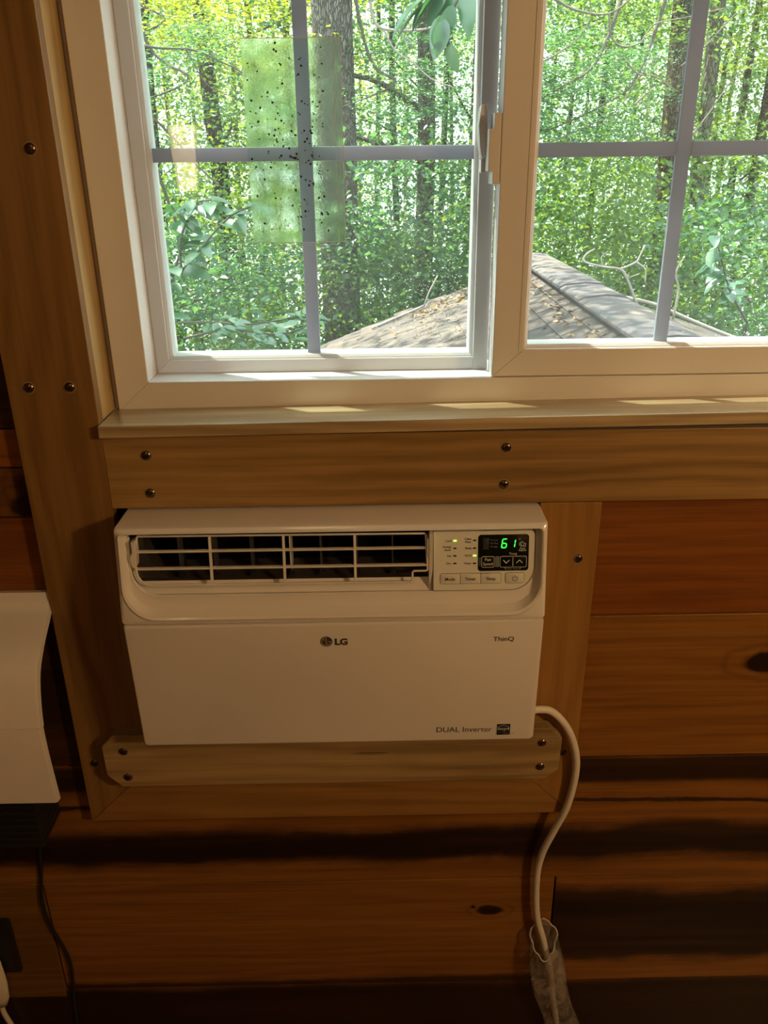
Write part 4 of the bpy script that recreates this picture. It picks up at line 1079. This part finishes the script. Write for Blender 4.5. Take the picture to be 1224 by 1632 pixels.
V, F = leaf_geo(n+n2, np.concatenate([pos, pos2]), 0.050, 0.35, 1.0, True)
o = link_new('leaf_litter', tri_mesh('leaf_litter', V, F, DRY)); tag(o, 'dry brown leaf litter scattered on the roof shingles', 'leaf litter', kind='stuff')
TWIG = plain('twig_grey', (0.2720, 0.2320, 0.2000), 0.9)
TWIG_M = plain('twig_brown', (0.1600, 0.1320, 0.1040), 0.9)
TWIG_D = plain('twig_dark', (0.09, 0.075, 0.06), 0.9)
fb = empty('fallen_stick', (0.2, 6.54, rz(0.2)), 'long pale stick lying on the roof shingles near the far edge', 'stick')
m = MB(); m.tube(smooth_path([(-0.028, 6.506, rz(-0.028)+0.022), (0.14, 6.53, rz(0.14)+0.024), (0.32, 6.56, rz(0.32)+0.022), (0.456, 6.58, rz(0.456)+0.024)], 5), [0.012]*6+[0.013]*6+[0.010]*4, 7); m.build('stem', TWIG, fb, smooth=True)
m = MB(); m.tube(smooth_path([(0.456, 6.58, rz(0.456)+0.02), (0.50, 6.60, rz(0.5)+0.12), (0.58, 6.62, rz(0.58)+0.24)], 5), 0.007, 6); m.build('side_shoot', TWIG, fb, smooth=True)
fb = empty('forked_branch', (2.0, 5.35, rzr(2.0)), 'pale forked dead branch lying across the far slope of the roof behind the ridge', 'branch')
for nm, pts, r in (('stem', [(2.02, 5.30, rzr(2.02)+0.012), (1.93, 5.34, 0.735), (1.88, 5.36, 0.80), (1.76, 5.40, 0.815), (1.62, 5.44, 0.85), (1.63, 5.46, 0.90), (1.70, 5.48, 0.94)], 0.016),
                   ('fork', [(1.88, 5.36, 0.80), (1.99, 5.36, 0.85), (2.02, 5.38, 0.89), (2.06, 5.40, 0.97)], 0.013), ('fork', [(2.00, 5.36, 0.85), (2.06, 5.33, 0.80), (2.06, 5.30, 0.70)], 0.010),
                   ('fork', [(1.76, 5.40, 0.815), (1.74, 5.42, 0.88), (1.79, 5.43, 0.93)], 0.007), ('fork', [(1.93, 5.34, 0.735), (2.02, 5.33, 0.77)], 0.008),
                   ('upright_shoot', [(2.28, 5.22, rzr(2.28)+0.012), (2.30, 5.24, 0.66), (2.27, 5.26, 0.78), (2.33, 5.28, 0.90)], 0.014)):
    m = MB(); pp = smooth_path(pts, 4); m.tube(pp, [r*0.7*(1-0.5*i/len(pp)) for i in range(len(pp))], 7); m.build(nm, TWIG, fb, smooth=True)
fb = empty('dead_vine', (2.9, 5.4, rzr(2.9)), 'grey dead vine trailing along the far edge of the roof', 'branch')
m = MB(); m.tube(smooth_path([(1.98, 5.60, rzr(1.98)+0.02), (2.25, 5.62, rzr(2.25)+0.05), (2.6, 5.58, rzr(2.6)+0.03), (2.95, 5.52, rzr(2.95)+0.02), (3.4, 5.50, rzr(3.4)+0.03)], 6), 0.016, 7); m.build('stem', TWIG, fb, smooth=True)

# ------------------------------------------------------------------ forest floor falling away from the house
m = MB()
rows = []
for y in np.linspace(-1.5, 19, 22):
    rows.append([(x, y, -3.1 - 0.10*max(0, y-7) + 0.15*math.sin(x*0.7+y*0.9)) for x in np.linspace(-20, 24, 30)])
m.grid(rows)
gm, nt, p, o_ = new_mat('forest_floor')
tc = nt.nodes.new('ShaderNodeTexCoord').outputs['Object']
nt.links.new(nmix(nt, nrange(nt, nnoise(nt, tc, 3.0, 6), 0.35, 0.65), (0.045, 0.075, 0.02), (0.16, 0.11, 0.06)), p.inputs['Base Color']); p.inputs['Roughness'].default_value = 1
tag(m.build('ground', gm, smooth=True), 'forest floor of leaf mould and low green growth', kind='structure')

# ------------------------------------------------------------------ trees
BARK_OAK = bark_mat('oak_bark', (0.0864, 0.0756, 0.0648), (0.2592, 0.2304, 0.1980), 24)
BARK_D = bark_mat('dark_bark', (0.0540, 0.0468, 0.0374), (0.1512, 0.1296, 0.1044), 26)
BARK_L = bark_mat('pale_bark', (0.0864, 0.0792, 0.0648), (0.2592, 0.2376, 0.2016), 14)
LEAF_A = leaf_mat('leaf_mid_green', ((0.0186, 0.0588, 0.0217), (0.0341, 0.0960, 0.0279), (0.0681, 0.1548, 0.0341)), (0.2910, 0.4458, 0.0619))
LEAF_B = leaf_mat('leaf_blue_green', ((0.0155, 0.0526, 0.0310), (0.0279, 0.0867, 0.0464), (0.0495, 0.1362, 0.0681)), (0.1610, 0.3406, 0.0929))
LEAF_Y = leaf_mat('leaf_yellow_green', ((0.0619, 0.1300, 0.0186), (0.1053, 0.1858, 0.0217), (0.1858, 0.2601, 0.0310)), (0.4830, 0.5449, 0.0310), tfac=0.65)

def foliage_cluster(n_clump, leaves, rx, rz0, rz1, clump_r, size, mat, name):
    """crown mesh about the trunk axis between heights rz0 and rz1: leaves gathered in flat sprays"""
    C = np.stack([RNG.normal(0, rx*0.55, n_clump), RNG.normal(0, rx*0.55, n_clump), RNG.uniform(rz0, rz1, n_clump)], 1)
    off = RNG.normal(0, 1, (n_clump, leaves, 3))*np.array([clump_r, clump_r, clump_r*0.42])
    pos = (C[:, None, :]+off).reshape(-1, 3)
    V, F = leaf_geo(len(pos), pos, size, 0.55)
    return tri_mesh(name, V, F, mat)
CROWNS = {}
for key_, mat in (('mid', LEAF_A), ('blue', LEAF_B), ('yellow', LEAF_Y)):
    CROWNS[key_] = [foliage_cluster(58, 140, 2.6, -4.4, 6.5, 0.45, 0.100, mat, 'foliage'), foliage_cluster(52, 135, 2.3, -4.4, 6.5, 0.42, 0.092, mat, 'foliage')]
    CROWNS[key_+'_shrub'] = [foliage_cluster(20, 150, 1.25, -1.2, 1.5, 0.33, 0.080, mat, 'foliage'), foliage_cluster(17, 150, 1.1, -1.2, 1.6, 0.31, 0.085, mat, 'foliage')]

def trunk_mesh(r0, h, lean=(0, 0), bumps=0.05, seg=20, wob=0.06, taper=0.45):
    mm = MB(); rows = []
    nst = 40; ph = random.random()*9
    for i in range(nst+1):
        t_ = i/nst; z = t_*h
        r = r0*(1-taper*t_)*(1+0.55*math.exp(-z*1.6))
        cx_ = lean[0]*z + wob*math.sin(z*0.6+ph); cy_ = lean[1]*z + wob*math.cos(z*0.5+ph)
        rows.append([(cx_+r*math.cos(a)*(1+bumps*math.sin(5*a+z*1.3+ph)+bumps*0.6*math.sin(9*a-z*2.1)), cy_+r*math.sin(a)*(1+bumps*math.sin(5*a+z*1.3+ph)), z) for a in [2*math.pi*k/seg for k in range(seg)]])
    mm.grid(rows, closed=True)
    return mm
def ground_z(x, y): return -3.1 - 0.10*max(0, y-7)
def put(o, name_parent, loc, rot=0, sc=1.0):
    o.location = loc; o.rotation_euler = (0, 0, rot); o.scale = (sc, sc, sc)
    o.parent = name_parent; o.matrix_parent_inverse = Matrix.Translation(-Vector(name_parent.location))
def tree(x, y, r, h, bark, crown, label, group=None, lean=(0, 0), crown_scale=1.0, crown_dz=0.0, seg=14, branches=3, bumps=0.05, name='forest_tree', taper=0.4, wob=0.06):
    gz = ground_z(x, y)-0.1
    e = empty(name, (x, y, gz), label, 'tree', group)
    me = trunk_mesh(r, h, lean, bumps, seg, wob, taper).mesh('trunk', True); me.materials.append(bark)
    o = bpy.data.objects.new('trunk', me); COL.objects.link(o); put(o, e, (x, y, gz))
    for k in range(branches):
        a = random.uniform(0, 6.28); z0 = random.uniform(2.0, 7.5); L = random.uniform(1.2, 2.6)
        p0 = Vector((lean[0]*z0, lean[1]*z0, z0)); d = Vector((math.cos(a), math.sin(a), 0.35))
        pts = [p0, p0+d*L*0.35+Vector((0, 0, random.uniform(-.1, .15))), p0+d*L*0.7+Vector((random.uniform(-.15, .15), 0, random.uniform(-.1, .25))), p0+d*L]
        mm = MB(); pp = smooth_path(pts, 4); mm.tube(pp, [max(0.006, r*0.30*(1-0.85*i/len(pp))) for i in range(len(pp))], 6)
        me = mm.mesh('branch', True); me.materials.append(bark)
        o = bpy.data.objects.new('branch', me); COL.objects.link(o); put(o, e, (x, y, gz))
    if crown:
        o = bpy.data.objects.new('foliage', random.choice(CROWNS[crown])); COL.objects.link(o)
        put(o, e, (x, y, 1.6+crown_dz), random.uniform(0, 6.28), crown_scale); o['kind'] = 'stuff'
    return e
def at(px, d):   # horizontal place at distance d in front of the camera for a column of the photograph
    return (px-600)*0.000655*d, d-1.10

# trees that can be told apart
x, y = at(541, 11.0); tree(x, y, 0.245, 12, BARK_OAK, None, 'thick grey oak trunk with furrowed bark standing behind the roof', seg=40, bumps=0.03, branches=0, taper=0.06, wob=0.012)
x, y = at(683, 13.0); tree(x, y, 0.16, 11, BARK_D, 'blue', 'dark forked trunk between the oak and the white meeting stile', lean=(0.004, 0), seg=16)
x, y = at(1106, 12.0); tree(x, y, 0.155, 11, BARK_D, 'mid', 'brown straight trunk rising beyond the right slope of the roof', seg=16, branches=1, taper=0.1)
x, y = at(1160, 15.5); tree(x, y, 0.125, 12, BARK_L, 'mid', 'pale straight trunk beside the brown trunk beyond the right roof slope', seg=16, branches=1, taper=0.1)
x, y = at(345, 17.0); tree(x, y, 0.19, 13, BARK_D, 'yellow', 'dark leaning trunk among yellow green leaves left of the oak', lean=(-0.012, 0), seg=16)
# the woods behind
def where(px):
    return ('left of the oak trunk' if px < 480 else 'hidden partly by the oak trunk' if px < 590 else 'between the oak and the meeting stile' if px < 800 else
            'beyond the roof ridge' if px < 1045 else 'around the brown and pale trunks')
for px, d, r, c_, bk in ((372, 22, .13, 'yellow', BARK_D), (405, 19, .10, 'mid', BARK_D), (240, 15, .10, 'blue', BARK_D), (265, 24, .12, 'mid', BARK_L), (300, 30, .13, 'yellow', BARK_D), (440, 26, .12, 'yellow', BARK_D),
                     (470, 17, .09, 'mid', BARK_D), (610, 24, .13, 'mid', BARK_D), (640, 18, .09, 'blue', BARK_D), (655, 30, .14, 'yellow', BARK_L), (720, 20, .10, 'blue', BARK_D), (735, 27, .12, 'mid', BARK_D), (770, 16, .10, 'blue', BARK_D),
                     (860, 21, .10, 'mid', BARK_D), (900, 27, .12, 'blue', BARK_D), (935, 24, .13, 'mid', BARK_D), (958, 29, .12, 'mid', BARK_D), (985, 17, .09, 'blue', BARK_D), (1040, 26, .14, 'yellow', BARK_D), (1062, 32, .13, 'mid', BARK_L),
                     (1130, 21, .10, 'blue', BARK_D), (1184, 22, .13, 'mid', BARK_D), (1202, 25, .14, 'mid', BARK_D), (1226, 19, .11, 'mid', BARK_D), (1260, 15, .12, 'blue', BARK_D), (1300, 24, .12, 'mid', BARK_D), (160, 17, .12, 'blue', BARK_D), (120, 24, .12, 'mid', BARK_D),
                     (540, 28, .13, 'yellow', BARK_D), (330, 37, .15, 'yellow', BARK_D), (580, 36, .15, 'yellow', BARK_D), (820, 34, .15, 'mid', BARK_D), (1000, 38, .15, 'yellow', BARK_D), (1150, 36, .15, 'mid', BARK_D), (700, 40, .15, 'mid', BARK_D), (430, 40, .15, 'mid', BARK_D)):
    x, y = at(px, d)
    col_ = {'mid': 'mid green', 'blue': 'blue green', 'yellow': 'sunlit yellow green'}[c_]
    tree(x, y, r*(0.85 if d < 21 else 0.6), 13, bk, c_, f"slender {'far' if d > 27 else ''} forest tree with {col_} leaves {where(px)}".replace('  ', ' '),
         f"{'far ' if d > 27 else ''}{col_} trees {where(px)}", branches=2, seg=10)
# the woods go on to both sides
for k in range(22):
    left = k < 12
    px = random.uniform(-560, 130) if left else random.uniform(1320, 1750); d = random.uniform(14, 32); c_ = random.choice(('mid', 'blue', 'yellow', 'mid'))
    x, y = at(px, d); col_ = {'mid': 'mid green', 'blue': 'blue green', 'yellow': 'sunlit yellow green'}[c_]; side_ = 'far left of the oak trunk' if left else 'far right of the brown and pale trunks'
    tree(x, y, random.uniform(0.08, 0.13), 13, BARK_D, c_, f'slender forest tree with {col_} leaves {side_}', f'{col_} trees {side_}', branches=1, seg=10)
# unseen tree added beside the house to dapple the roof; carries the hanging branch
e = tree(-3.4, 5.6, 0.20, 11, BARK_D, None, 'tall unseen tree added beside the house, its crown placed to shade the roof', seg=16, branches=0)
for cx_, cy_, cz_, sc_ in ((-1.3, 5.8, 6.6, 1.25), (-2.6, 5.0, 7.2, 1.3), (-1.0, 4.3, 6.0, 1.0), (-3.6, 6.4, 7.6, 1.3)):
    o = bpy.data.objects.new('foliage', random.choice(CROWNS['mid_shrub'])); COL.objects.link(o); put(o, e, (cx_, cy_, cz_), random.uniform(0, 6.28), sc_); o['kind'] = 'stuff'
mm = MB(); pp = smooth_path([(-3.4, 5.6, 2.6), (-2.4, 5.0, 3.9), (-1.0, 4.0, 4.3), (0.0, 3.2, 3.9), (0.50, 2.62, 3.2), (0.46, 2.52, 2.5)], 6); mm.tube(pp, [0.07*(1-0.85*i/len(pp)) for i in range(len(pp))], 8)
me = mm.mesh('limb', True); me.materials.append(BARK_D); o = bpy.data.objects.new('limb', me); COL.objects.link(o); attach(o, e)
# understory shrubs
for px, d, zc, c_, sc in ((250, 8.5, -0.4, 'blue', 1.0), (340, 9.5, -0.9, 'blue', 1.0), (420, 10.5, -1.2, 'mid', 1.0), (470, 12, -1.3, 'mid', 1.0), (300, 12, -0.4, 'mid', 1.1), (390, 14, -1.4, 'yellow', 1.1), (500, 13.5, -1.6, 'mid', 1.0),
                      (610, 10.5, -0.9, 'mid', 0.9), (660, 10.8, -0.6, 'blue', 0.9), (710, 11, -0.2, 'blue', 0.9), (640, 14, -0.9, 'mid', 1.0), (730, 13.5, -0.5, 'mid', 1.0), (790, 10.5, 0.0, 'blue', 1.0),
                      (860, 10.5, 0.1, 'mid', 1.0), (910, 10, 0.0, 'mid', 0.9), (960, 9.8, -0.2, 'mid', 0.9), (1010, 9.5, -0.4, 'mid', 0.9), (900, 14, -0.2, 'yellow', 1.0), (990, 13.5, -0.5, 'mid', 1.0), (1070, 10, -0.5, 'mid', 0.9), (1120, 9.5, -0.8, 'blue', 0.9), (1170, 9.0, -0.6, 'mid', 0.8), (1215, 8.5, -0.3, 'blue', 0.9), (1080, 14.5, -0.9, 'mid', 1.0), (1190, 13, -0.6, 'mid', 1.0), (1240, 11, -0.2, 'blue', 1.0), (200, 11, 0.2, 'mid', 1.0), (560, 15.5, -1.5, 'mid', 1.0)):
    x, y = at(px, d); gz = ground_z(x, y)
    col_ = {'mid': 'mid green', 'blue': 'blue green', 'yellow': 'yellow green'}[c_]
    rear = 'second row' if d > 11.4 else 'front row'
    e = empty('understory_shrub', (x, y, gz), f"{col_} understory shrub in the {rear} {where(px)}", 'shrub', f"{rear} {col_} shrubs {where(px)}")
    o = bpy.data.objects.new('foliage', random.choice(CROWNS[c_+'_shrub'])); COL.objects.link(o); put(o, e, (x, y, zc), random.uniform(0, 6.28), sc); o['kind'] = 'stuff'
    mm = MB()
    for k in range(3):
        a = random.uniform(0, 6.28)
        mm.tube(smooth_path([(0, 0, 0), (0.15*math.cos(a), 0.15*math.sin(a), (zc-gz)*0.5), (0.4*math.cos(a), 0.4*math.sin(a), zc-gz+0.3)], 4), 0.022, 6)
    me = mm.mesh('stem', True); me.materials.append(BARK_D); o = bpy.data.objects.new('stem', me); COL.objects.link(o); put(o, e, (x, y, gz))

# ------------------------------------------------------------------ near leafy branches with leaves that can be picked apart
def big_leaf(mat, drop=0.25, wd=0.30):
    mm = MB(); rows = []
    for t_ in (0.0, 0.12, 0.3, 0.5, 0.7, 0.87, 1.0):
        w_ = wd*math.sin(math.pi*min(1, t_*0.92+0.04))**0.8*(1-0.35*t_) if 0 < t_ < 1 else 0.004
        z = -drop*t_*t_
        rows.append([(t_, -w_, z+0.28*w_), (t_, 0, z), (t_, w_, z+0.28*w_)])
    mm.grid(rows)
    me = mm.mesh('leaf', True); me.materials.append(mat); return me
NEAR_A = leaf_mat('near_leaf_green', ((0.0540, 0.1512, 0.0720), (0.0648, 0.1800, 0.0864), (0.0792, 0.2016, 0.0936)), (0.1728, 0.3744, 0.0720), 0.8, 0.42)
NEAR_D = leaf_mat('near_leaf_dark', ((0.0360, 0.1152, 0.0648), (0.0432, 0.1368, 0.0756), (0.0540, 0.1584, 0.0864)), (0.1152, 0.3024, 0.0648), 0.8, 0.4)
BIG = [big_leaf(NEAR_A, 0.30), big_leaf(NEAR_A, 0.12, 0.34), big_leaf(NEAR_D, 0.25, 0.30)]
def leafy_branch(name, label, stems, size, per, spread, hang=0.35, mats=(0, 1, 2)):
    root = Vector(stems[0][0])
    e = empty(name, root, label, 'branch')
    for pts in stems:
        pp = smooth_path(pts, 6)
        mm = MB(); mm.tube(pp, [0.009*(1-0.6*i/len(pp)) for i in range(len(pp))], 6)
        me = mm.mesh('stem', True); me.materials.append(TWIG_D); o = bpy.data.objects.new('stem', me); COL.objects.link(o); attach(o, e)
        n_ = per
        for k in range(n_):
            i = int((0.25+0.75*(k+random.random())/n_)*(len(pp)-1)); p_ = pp[i]
            t_ = (pp[min(i+1, len(pp)-1)]-pp[max(i-1, 0)]).normalized()
            d = Vector((t_.x+random.gauss(0, spread), t_.y+random.gauss(0, spread), t_.z*0.3-hang+random.gauss(0, 0.25))).normalized()
            up = Vector((random.gauss(0, 0.3), -0.35+random.gauss(0, 0.3), 1)); s_ = up.cross(d).normalized(); u_ = d.cross(s_)
            L = size*random.uniform(0.6, 1.15)
            mw = Matrix((d*L, s_*L, u_*L)).transposed().to_4x4(); mw.translation = p_+Vector((random.gauss(0, .02), random.gauss(0, .02), random.gauss(0, .02)))
            o = bpy.data.objects.new('leaf', BIG[random.choice(mats)]); COL.objects.link(o)
            o.parent = e; o.matrix_parent_inverse = Matrix.Translation(-root); o.matrix_basis = mw
def P(px, py, d):
    return ((px-600)*0.000655*d, d-1.10, 1.6+(252-py)*0.00060*d*1.02)
leafy_branch('leafy_sapling', 'sapling branch with broad pale green leaves close outside the left glass',
    [[(P(225, 520, 4.7)[0]-0.35, 3.4, -3.15), (P(225, 520, 4.7)[0]-0.15, 3.5, -1.0), P(225, 520, 4.7), P(255, 450, 4.6), P(300, 400, 4.5), P(350, 350, 4.4), P(395, 330, 4.4)], [P(255, 450, 4.6), P(260, 390, 4.6), P(290, 330, 4.6), P(320, 320, 4.5)], [P(230, 480, 4.8), P(250, 430, 4.8), P(270, 370, 4.8), P(250, 330, 4.8)]], 0.145, 20, 0.8)
leafy_branch('low_leafy_shoot', 'low leafy shoot spreading along the roof edge below the left glass',
    [[P(240, 545, 5.4), P(300, 545, 5.3), P(370, 550, 5.3), P(440, 540, 5.3), P(490, 535, 5.3)], [P(250, 575, 5.0), P(330, 560, 5.0), P(420, 570, 5.1), P(480, 555, 5.2)]], 0.12, 26, 0.9, 0.1)
leafy_branch('hanging_branch', 'hanging branch with drooping blue green leaves beside the meeting stile',
    [[(0.46, 2.52, 2.5), P(780, -90, 3.6), P(750, -10, 3.6), P(725, 30, 3.6), P(715, 70, 3.6)], [P(770, -40, 3.7), P(720, -10, 3.7), P(690, 0, 3.7)]], 0.17, 9, 0.35, 1.1, (2,))
leafy_branch('side_shrub_branch', 'leafy branch of blue green leaves beyond the right end of the roof',
    [[P(1290, 560, 6.2), P(1250, 500, 6.1), P(1225, 440, 6.0), P(1205, 390, 6.0)], [P(1290, 520, 6.2), P(1240, 470, 6.2), P(1200, 440, 6.2)]], 0.15, 18, 0.8, 0.4, (2, 2, 1))
# bare and leafy twigs crossing the upper panes
def bare(name, label, lines, mat):
    root = Vector(lines[0][0][0]); e = empty(name, root, label, 'branch')
    for pts, r in lines:
        pp = smooth_path(pts, 5); mm = MB(); mm.tube(pp, [r*0.6*(1-0.55*i/len(pp)) for i in range(len(pp))], 6)
        me = mm.mesh('stem', True); me.materials.append(mat); o = bpy.data.objects.new('stem', me); COL.objects.link(o); attach(o, e)
bare('dark_bough', 'thin dark bough crossing the upper left glass', [([P(190, 60, 9), P(250, 72, 9), P(310, 76, 9), P(350, 92, 9), P(400, 120, 9), P(440, 170, 9)], 0.022), ([P(225, 170, 9), P(270, 220, 9), P(300, 260, 9), P(340, 300, 9)], 0.026), ([P(300, 76, 9), P(330, 130, 9), P(370, 150, 9)], 0.012)], TWIG_D)
bare('pale_bough', 'pale curling bare bough between the oak and the meeting stile', [([P(545, -90, 10.8), P(560, -50, 9.5), P(585, -20, 8), P(600, 5, 8), P(603, 25, 8), P(615, 45, 8), P(650, 50, 8), P(690, 48, 8), P(730, 35, 8)], 0.028), ([P(620, 46, 8), P(640, 80, 8), P(670, 100, 8), P(700, 125, 8), P(740, 140, 8)], 0.014), ([P(650, 50, 8), P(658, 68, 8), P(675, 72, 8)], 0.014), ([P(600, 5, 8), P(620, -5, 8), P(640, -20, 8)], 0.014)], TWIG)
bare('tangled_bough', 'tangle of bare grey twigs in the upper right pane', [([P(870, 105, 8), P(910, 85, 8), P(945, 55, 8), P(955, 20, 8), P(940, -10, 8)], 0.012), ([P(895, 5, 8.5), P(930, 22, 8.5), P(985, 28, 8.5), P(1030, -5, 8.5)], 0.022), ([P(985, 28, 8.5), P(990, 60, 8.5), P(1010, 78, 8.5), P(1040, 72, 8.5), P(1060, 45, 8.5), P(1110, 35, 8.5), P(1180, 20, 8.5)], 0.016), ([P(1010, 90, 8.5), P(1040, 120, 8.5), P(1070, 125, 8.5), P(1110, 150, 8.5)], 0.014),
      ([P(900, 230, 9), P(960, 205, 9), P(1010, 180, 9), P(1040, 130, 9), P(1075, 90, 9)], 0.014), ([P(1110, 110, 8.5), P(1150, 75, 8.5), P(1190, 30, 8.5), P(1240, 0, 8.5)], 0.012), ([P(1140, 225, 8.5), P(1170, 180, 8.5), P(1200, 130, 8.5), P(1235, 105, 8.5)], 0.012), ([P(1040, 170, 8), P(1055, 155, 8), P(1068, 145, 8)], 0.020), ([P(1180, 60, 8.5), P(1195, 90, 8.5), P(1215, 100, 8.5)], 0.010)], TWIG_M)

# leafy boughs of nearer trees hanging into the view, darker than the sunlit woods behind
def leafy_bough(px, py, d, key_, sc, label, tip=(0.9, 0.5, 0.6)):
    c_ = Vector(P(px, py, d)); root = c_ + Vector((tip[0], tip[1], tip[2]+1.2))
    e = empty('leafy_bough', root, label, 'branch')
    mm = MB(); pp = smooth_path([root, c_+Vector((tip[0]*0.5, tip[1]*0.5, tip[2]*0.6)), c_, c_-Vector((0.6, 0.1, 0.25))], 6)
    mm.tube(pp, [0.022*(1-0.7*i/len(pp)) for i in range(len(pp))], 6)
    me = mm.mesh('stem', True); me.materials.append(TWIG_D); o = bpy.data.objects.new('stem', me); COL.objects.link(o); attach(o, e)
    o = bpy.data.objects.new('foliage', random.choice(CROWNS[key_])); COL.objects.link(o); put(o, e, c_, random.uniform(0, 6.28), sc); o['kind'] = 'stuff'
    o.scale = (sc*1.15, sc, sc*0.55)
leafy_bough(915, 140, 9.0, 'blue_shrub', 0.62, 'shaded blue green bough with dense leaves right of the meeting stile')
leafy_bough(985, 170, 9.6, 'blue_shrub', 0.55, 'shaded blue green bough below the tangle of bare twigs')
leafy_bough(300, 120, 9.6, 'blue_shrub', 0.60, 'shaded green bough hanging across the thin dark bough', (-0.9, 0.5, 0.6))
leafy_bough(440, 40, 11.5, 'yellow_shrub', 0.75, 'sunlit yellow green bough left of the oak trunk', (0.5, 0.3, 0.4))
leafy_bough(270, 30, 11.0, 'yellow_shrub', 0.70, 'sunlit yellow green bough above the thin dark bough', (-0.9, 0.5, 0.6))
leafy_bough(640, 130, 10.5, 'blue_shrub', 0.60, 'blue green bough beside the pale curling bough', (-0.6, 0.4, 0.5))
leafy_bough(1000, 20, 11.0, 'mid_shrub', 0.70, 'sunlit mid green bough behind the tangle of bare twigs', (0.5, 0.5, 0.6))
leafy_bough(345, 470, 9.0, 'blue_shrub', 0.60, 'shaded green bough low behind the broad leaved sapling', (-0.9, 0.3, 0.5))

# small dead insect on the film where the muntins cross
e = empty('dead_insect', (-0.1075, 0.1355, 1.6005), 'small black dead insect on the glass in front of the muntin', 'insect')
mm = MB(); n = 8
mm.grid([[( -0.1075+t*0.0075+0.0, 0.1358+0.0016*math.sin(math.pi*(t+0.5)*0.98)*math.cos(2*math.pi*k/8), 1.6010-t*0.003+0.0016*math.sin(math.pi*(t+0.5)*0.98)*math.sin(2*math.pi*k/8)) for k in range(8)] for t in [i/n-0.5 for i in range(n+1)]], closed=True)
mm.build('body', plain('insect_black', (0.01, 0.009, 0.008), 0.4), e, smooth=True)
for sx in (-1, 1):
    mm = MB(); mm.face([(-0.1085, 0.1345, 1.6015), (-0.1125, 0.1338, 1.6045+0.001*sx), (-0.1145, 0.1338, 1.6030+0.0012*sx), (-0.1120, 0.1342, 1.6008)])
    mm.build('wing', plain('insect_wing', (0.10, 0.09, 0.08), 0.3), e)
